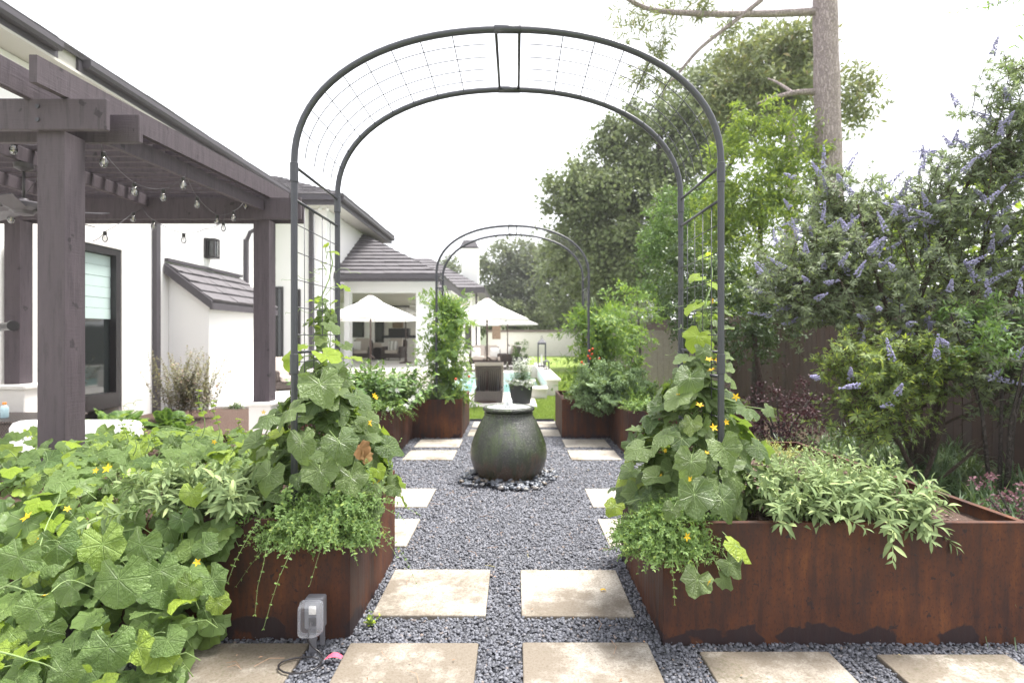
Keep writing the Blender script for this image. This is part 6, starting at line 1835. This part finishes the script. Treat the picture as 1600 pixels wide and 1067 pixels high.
# slim tree with dark round crown
def tree(name, label, trunk, tr, tmat, blobs, tpl, ls, mat, seed, cat='tree', grp=None, limbs=(), shell=0.5, trunk_sides=10):
    """trunk: list of points; blobs: (centre, radii, clumps, per, clump radius)"""
    t = thing(name, label, cat, tuple(trunk[0]), grp)
    MB().tube(trunk, tr, trunk_sides).build('trunk', M[tmat], t, 'all')
    for (pts, r_) in limbs: MB().tube(pts, r_, 8).build('limb', M[tmat], t, 'all')
    ps = []
    for i, (c, r, ncl, per, rc) in enumerate(blobs):
        p_, o_ = clumps(c, r, ncl, per, rc, seed+i*3, shell)
        ps.append(crown_leaves(tpl, p_, o_, ls, seed+i*3+1))
    np_obj('crown', ps, M[mat], t)
    return t
c = P(1122, 495, 8.0)
tree('standard_tree', 'slim trunked small tree with a dense dark crown behind the right arch leg', [(3.45,8,0),(3.45,8,0.8),(3.35,8,1.6)], [0.045,0.04,0.03], 'bark', [((3.1,8.1,1.85),(0.95,0.6,0.62),130,70,0.17),((2.6,8.3,2.35),(0.6,0.5,0.55),60,70,0.16)], T_OVAL, 0.055, 'dark_leaf', 711)
c = P(990, 500, 12)
tree('young_tree', 'thin young tree with sparse leaves before the paler fence', [(P(1000,0,12).x,12,0),(P(1000,0,12).x,12,1.4),(P(996,0,12).x,12,2.3)], [0.03,0.025,0.01], 'bark_dark', [((c.x,12,1.95),(0.75,0.5,0.75),80,30,0.16)], T_OVAL, 0.06, 'tomato', 721)

# vitex: the large flowering shrub
def palm_shrub(name, label, base, limbs, vols, ls, mat, seed, flowers, grp=None, cat='shrub', tw=0.55, fl_bias=None):
    g = np.random.default_rng(seed)
    t = thing(name, label, cat, base, grp)
    for (pts, r0) in limbs:
        n = len(pts); c = [Vector(p) for p in pts]; sm = []
        for i in range(n-1):
            for k in range(5):
                u = k/5; p0 = c[max(i-1, 0)]; p1 = c[i]; p2 = c[i+1]; p3 = c[min(i+2, n-1)]
                sm.append(0.5*((2*p1)+(p2-p0)*u+(2*p0-5*p1+4*p2-p3)*u*u+(3*p1-p0-3*p2+p3)*u*u*u)+Vector(g.normal(0, 0.006, 3)))
        sm.append(c[-1]); MB().tube(sm, [r0*(1-0.75*i/(len(sm)-1)) for i in range(len(sm))], 8).build('branch', M['bark'], t, 'all')
    Cs = []; centres = []
    for (c, r, n) in vols:
        c = np.array(c); r = np.array(r)
        d = rand_dirs(n, g); p = c+d*r*(0.25+0.75*g.random((n, 1))**0.5)
        dirn = unit(d*[1, 1, 0.5]+[0, -0.15, 0.42]+g.normal(0, 0.38, (n, 3)))
        L = tw*g.uniform(0.6, 1.1, (n, 1, 1)); tt = np.linspace(0, 1, 8)[None, :, None]
        C = p[:, None, :]+dirn[:, None, :]*L*(tt-0.8); C[:, :, 2] -= 0.10*(tt[:, :, 0]**2)*L[:, :, 0]
        C += np.cumsum(g.normal(0, 0.012, C.shape), 1)
        Cs.append(C)
    C = np.concatenate(Cs)
    np_obj('twigs', tubes_np(C, 0.0048), M['bark'], t)
    np_obj('foliage', scatter(T_PALM, *stem_leaves(C, T_PALM, ls, 6, seed+3, start=0.25, up=0.75, fwd=0.6)), M[mat], t)
    if flowers:
        idx = g.choice(len(C), min(flowers, len(C)), replace=False)
        ps = []
        for i in idx:
            e = C[i, -1]*0.8+C[i, -2]*0.2; dv = unit(C[i, -1]-C[i, -3]+[0, 0, 0.05]+g.normal(0, .02, 3)); L = g.uniform(0.13, 0.27)
            m = 64; h = g.random(m); aa = g.uniform(0, 6.28, m); u = unit(np.cross(dv, [0.2, 0.3, 0.9])); v = np.cross(dv, u)
            rr = 0.026*(1-h*0.8)
            pos = e+dv*(h*L)[:, None]+(u[None]*np.cos(aa)[:, None]+v[None]*np.sin(aa)[:, None])*rr[:, None]
            ps.append(scatter(T_BLOB, pos, rand_dirs(m, g), rand_dirs(m, g), 0.0115*(1-h*0.4)))
        np_obj('flower_spikes', ps, M['purple'], t)
    return t
b0 = (4.3, 6.1, 0)
palm_shrub('vitex_shrub', 'large spreading shrub with lilac blue flower spikes over the fence on the right', b0,
    [([(4.3,6.1,0),(4.25,6.0,0.9),(4.15,5.9,1.7),(4.3,5.8,2.4),(4.6,5.7,3.2)],0.05),([(4.35,6.1,0),(4.5,6.0,1.0),(4.75,5.9,2.0),(4.9,5.8,3.0),(5.0,5.7,3.8)],0.045),([(4.25,6.1,0.2),(3.9,5.9,1.0),(3.5,5.8,1.7),(3.2,5.7,2.2)],0.035),
     ([(4.3,6.0,0.8),(3.9,5.9,1.6),(3.7,5.9,2.3),(3.55,5.9,2.9)],0.028),([(4.3,6.1,0.1),(4.0,5.7,0.5),(4.4,5.3,0.9),(4.7,5.0,1.3)],0.022),([(4.2,5.9,1.8),(4.0,5.7,2.1),(3.75,5.6,2.6)],0.014),([(4.3,5.8,2.4),(4.55,5.5,2.9),(4.5,5.4,3.4)],0.012),([(4.75,5.9,2.0),(4.3,5.8,2.2),(4.1,5.7,2.8),(4.05,5.7,3.2)],0.014)],
    [((4.2,6.0,2.15),(1.45,0.8,0.75),340),((5.0,5.7,2.9),(0.85,0.7,0.9),200),((3.2,6.1,2.2),(0.75,0.6,0.60),175),((3.65,6.3,3.05),(0.55,0.4,0.50),75),((4.55,5.2,1.45),(0.8,0.5,0.6),120),((4.85,5.5,3.65),(0.50,0.4,0.80),100),((4.3,5.6,2.95),(0.5,0.4,0.45),50),((4.0,6.1,2.9),(0.8,0.5,0.35),60)],
    0.094, 'vitex', 801, 250)
palm_shrub('light_green_shrub', 'lighter green bush of fingered leaves below the lilac flowers, leaning left', (3.85, 5.5, 0),
    [([(3.9,5.5,0),(3.7,5.4,0.4),(3.35,5.3,0.9),(3.2,5.2,1.25)],0.03),([(3.9,5.5,0),(4.05,5.4,0.7),(4.0,5.3,1.2)],0.025),([(3.9,5.5,0),(4.3,5.3,0.5),(4.6,5.2,1.0)],0.02)],
    [((3.6,5.35,1.30),(0.80,0.5,0.38),210),((3.35,5.3,0.85),(0.50,0.4,0.40),90)], 0.078, 'maple', 811, 16, tw=0.42)
t = bush('glossy_shrub', 'glossy green shrub branch reaching in at the right edge above the fence boards', 'shrub', (4.25, 5.0, 1.55), (0.55, 0.40, 0.28), 50, 40, 0.14, 0.060, 'boxleaf', 821, T_LANCE, stems=4)

# bright green shrub tree and others behind the arch
def blob(px, py, Y, rx, rz, ry=None, n=120, per=60, rc=0.3):
    c = P(px, py, Y); k = Y/F
    return (tuple(c), (rx*k, (ry or rx*0.7)*k, rz*k), n, per, rc)
tree('bright_tree', 'bright yellow green tree growing between the arch and the pine trunk', [(P(1180,0,11.5).x,11.5,0),(P(1185,0,11.5).x,11.5,2.2),(P(1190,0,11.5).x,11.5,4.6)], [0.10,0.08,0.03], 'bark_dark',
     [blob(1200,370,11.5,105,110,n=190,rc=0.28),blob(1175,270,11.5,70,75,n=80,rc=0.22),blob(1250,245,11.5,45,70,n=60,rc=0.2),blob(1130,330,11.8,50,60,n=60,rc=0.2),blob(1165,200,11.5,25,45,n=18,per=45,rc=0.16),blob(1210,190,11.5,22,40,n=16,per=45,rc=0.15)], T_LANCE, 0.105, 'bright', 901)
tree('broadleaf_tree', 'loose green tree left of the bright one, above the arch leg', [(P(1070,0,13).x,13,0),(P(1072,0,13).x,13,2.0),(P(1080,0,13).x,13,3.2)], [0.09,0.07,0.03], 'bark_dark',
     [blob(1062,420,13,62,75,n=140,rc=0.26),blob(1045,350,13.2,42,50,n=60,rc=0.22),blob(1100,350,13.5,50,60,n=70,rc=0.25)], T_LANCE, 0.10, 'boxleaf', 911)
oakl = [([P(1035,470,27),P(1010,380,27),P(960,300,26.5),P(905,270,26)],[0.32,0.24,0.14,0.05]),([P(1030,470,27),P(1045,330,27),P(1030,220,27),P(1040,120,27)],[0.34,0.26,0.18,0.05]),([P(1035,470,27),P(1100,340,27.5),P(1150,240,28)],[0.3,0.2,0.08])]
tree('live_oak', 'big grey green live oak rising behind the right side of the arch', [(P(1035,0,27).x,27,0),P(1035,470,27)], [0.45,0.36], 'bark_dark',
     [blob(985,345,27,125,95,n=330,per=75,rc=0.75),blob(910,300,26,58,42,n=95,per=70,rc=0.6),blob(1030,235,27,78,75,n=170,per=75,rc=0.7),blob(1110,190,28,85,85,n=190,per=75,rc=0.75),blob(960,420,27,95,50,n=150,per=75,rc=0.7),blob(1180,110,28,70,55,n=90,per=60,rc=0.7),blob(950,215,26.5,28,30,n=26,per=60,rc=0.5),blob(1250,180,29,60,120,n=120,per=60,rc=0.8)], T_QUAD, 0.22, 'oak', 921, limbs=oakl, shell=0.35)
tree('grey_green_tree', 'soft grey green tree beyond the boundary wall at the end of the lawn', [(P(805,0,55).x,55,0),P(805,450,55)], [0.4,0.3], 'bark_dark',
     [blob(812,440,55,42,62,n=150,per=70,rc=1.2),blob(780,430,54,26,50,n=80,per=70,rc=1.0),blob(840,440,56,38,58,n=110,per=70,rc=1.2),blob(762,470,54,18,34,n=40,per=70,rc=1.0)], T_QUAD, 0.34, 'olive', 931, shell=0.35)
tree('grey_green_tree', 'darker broad tree right of the soft grey one beyond the lawn wall', [(P(900,0,48).x,48,0),P(900,450,48)], [0.4,0.3], 'bark_dark',
     [blob(895,430,48,48,62,n=150,per=70,rc=1.1),blob(940,420,46,40,70,n=120,per=70,rc=1.1),blob(870,400,50,30,30,n=50,per=60,rc=1.0)], T_QUAD, 0.30, 'oak', 941, shell=0.35)
tree('grey_green_tree', 'small tree peeking over the roof left of the chimney', [(P(708,0,62).x,62,0),P(708,430,62)], [0.3,0.2], 'bark_dark', [blob(704,418,62,14,16,n=24,per=50,rc=1.0)], T_QUAD, 0.32, 'olive', 951)
hd = thing('hedge', 'dark hedge and low trees behind the boundary wall', 'hedge', (P(850,0,52).x, 52, 0))
np_obj('foliage', [crown_leaves(T_QUAD, *clumps(tuple(P(x, 492, 53)), (2.4, 1.5, 1.5), 50, 60, 0.8, 960+x), 0.32, 961+x) for x in (755, 800, 850, 895, 940, 985)], M['oak'], hd)
hd2 = thing('hedge', 'dense green screen of shrubs behind the wooden fence on the right', 'hedge', (7.5, 12, 0))
np_obj('foliage', [crown_leaves(T_OVAL, *clumps((6.8+0.25*i, 8.5+2.0*i, 2.3), (1.0, 1.4, 1.6), 60, 60, 0.4, 970+i), 0.14, 971+i) for i in range(8)], M['bright'], hd2)

# pine: the tall bare trunk on the right
pt = thing('pine_tree', 'tall pine with a straight grey pink trunk rising out of the picture on the right', 'tree', (P(1294,0,11.5).x, 11.5, 0))
tp_ = []
for i in range(40):
    z = i*0.343; x = np.interp(z, [0, 4.3, 8.2, 13.4], [P(1297,0,11.5).x, P(1296,0,11.5).x, P(1289,0,11.5).x, P(1282,0,11.5).x]); tp_.append((x, 11.5, z))
MB().tube(tp_, [0.285-0.0024*i+0.007*math.sin(i*1.7) for i in range(40)], 24).build('trunk', M['bark_pine'], pt, 'all')
def limb(pts, r0, name='limb'):
    c = [P(*p) for p in pts]; n = len(c); sm = []
    for i in range(n-1):
        for k in range(5):
            u = k/5; p0 = c[max(i-1, 0)]; p1 = c[i]; p2 = c[i+1]; p3 = c[min(i+2, n-1)]
            sm.append(0.5*((2*p1)+(p2-p0)*u+(2*p0-5*p1+4*p2-p3)*u*u+(3*p1-p0-3*p2+p3)*u*u*u))
    sm.append(c[-1]); MB().tube(sm, [r0*(1-0.6*i/(len(sm)-1)) for i in range(len(sm))], 8).build(name, M['bark_pine'], pt, 'all')
limb([(1280,18,11.50),(1200,22,11.38),(1100,22,11.13),(1020,16,11.01),(975,-4,10.89)], 0.084)
limb([(1190,0,11.26),(1150,32,11.26),(1095,75,11.26),(1060,115,11.26),(1046,128,11.26)], 0.05)
limb([(1285,143,11.50),(1245,145,11.63),(1210,153,11.75),(1183,163,11.88)], 0.072)
limb([(1240,146,11.63),(1216,130,12.12),(1200,123,12.37)], 0.037)
def needles(blobs, seed):
    ps = []
    for i, b in enumerate(blobs):
        p_, o_ = clumps(b[0], b[1], b[2], b[3], b[4], seed+i*5, 0.3)
        ps.append(crown_leaves(tpl_quad(0.13, 0.15), p_, o_, 0.20, seed+i, 0.6, 0.5))
    return ps
np_obj('needles', needles([blob(985,30,11.1,36,24,n=22,per=22,rc=0.21),blob(1030,60,11.2,26,34,n=18,per=22,rc=0.21),blob(1010,118,11.2,34,22,n=20,per=24,rc=0.15),blob(1080,8,11.2,50,20,n=24,per=24,rc=0.21),blob(1140,45,11.5,20,20,n=10,per=24,rc=0.19)], 1001), M['pine'], pt)
tree('far_pine', 'olive green pine crown in the background around the bare trunk', [(P(1235,0,17).x,17,0),P(1235,150,17)], [0.22,0.14], 'bark_pine',
     [blob(1205,110,17,80,62,n=150,per=60,rc=0.42),blob(1160,170,17,50,50,n=70,per=60,rc=0.42),blob(1330,155,17.5,36,45,n=48,per=40,rc=0.38),blob(1250,70,17,40,26,n=30,per=50,rc=0.4)], tpl_quad(0.35, 0.15), 0.20, 'pine', 1011)
herb('overhanging_branch', 'few fresh green leaves hanging in at the top right edge', 'branch', tuple(P(1625, -10, 4.6)), (0.03, 0.03, 0.02), 8, 0.55, 2.7, 0.1, T_LANCE, 0.065, 8, 'tomato', 'bark', 1021, 0.003)

# fallen leaves, twigs, petals on the ground
def litter():
    g = np.random.default_rng(1101); n = 150
    x = g.uniform(-1.4, 2.0, n); y = 2.2+g.random(n)**1.4*5.5; 
    m = MB()
    pos = np.stack([x, y, np.full(n, 0.032)], 1); D = unit(np.stack([g.normal(size=n), g.normal(size=n), g.normal(0, .1, n)], 1))
    o = np_obj('fallen_leaves', scatter(tpl_quad(0.45, 0.1), pos, D, unit(g.normal(0, .2, (n, 3))+[0, 0, 1]), g.uniform(0.010, 0.026, n)), M['litter'], None)
    tag(o, 'scattered small brown fallen leaves and bits on gravel and stones', 'leaf litter')
    tw = MB()
    for k in range(34):
        a = g.uniform(0, 6.28); L = g.uniform(0.05, 0.14); x0 = g.uniform(-1.3, 1.8); y0 = g.uniform(2.3, 5.5)
        tw.tube([(x0, y0, 0.032), (x0+math.cos(a)*L/2, y0+math.sin(a)*L/2, 0.036+g.uniform(0, .006)), (x0+math.cos(a+.3)*L, y0+math.sin(a+.3)*L, 0.032)], 0.0011, 4)
    o = tw.build('pine_needles', M['litter'], None); tag(o, 'thin brown pine needles lying on the gravel', 'pine needles', kind='stuff')
M['litter'] = mat_leaf('brown litter', (0.20, 0.11, 0.06), (0.45, 0.28, 0.18), (0.55, 0.5, 0.2), 0.0, 0.8)
litter()
pe = MB().grid(lambda u, v: (P(0,0,1).x*0+0.505+0.03*u, 3.36+0.018*v, 0.028+0.006*math.sin(u*3)), 3, 2).build('fallen_petal', M['yellow'], None, True)
tag(pe, 'yellow fallen petal on the right second row stepping stone', 'petal')
sw = thing('weed_sprig', 'tiny green weed sprig in the gravel by the left planter corner', 'weed', (P(575,0,2.95).x, 2.95, 0.01))
C = stem_curves((P(578,0,2.95).x, 2.98, 0.01), (0.01, 0.01, 0), 6, 0.07, 0.9, 0.1, 1201); np_obj('leaves', scatter(T_OVAL, *stem_leaves(C, T_OVAL, 0.03, 3, 1202)), M['bright'], sw)

# ------------------------------------------------------------------ air
hz = MB().box(-82, 82, -13, 112, -1.04, 14.2).build('haze', bpy.data.materials.new('pale air'))
hz['kind'] = 'stuff'
_m = hz.data.materials[0]; _m.use_nodes = True; _m.node_tree.nodes.clear()
_o = _m.node_tree.nodes.new('ShaderNodeOutputMaterial'); _v = _m.node_tree.nodes.new('ShaderNodeVolumePrincipled')
_v.inputs['Color'].default_value = (0.96, 0.96, 0.98, 1); _v.inputs['Density'].default_value = 0.0009; _v.inputs['Anisotropy'].default_value = 0.2
_m.node_tree.links.new(_v.outputs[0], _o.inputs['Volume'])
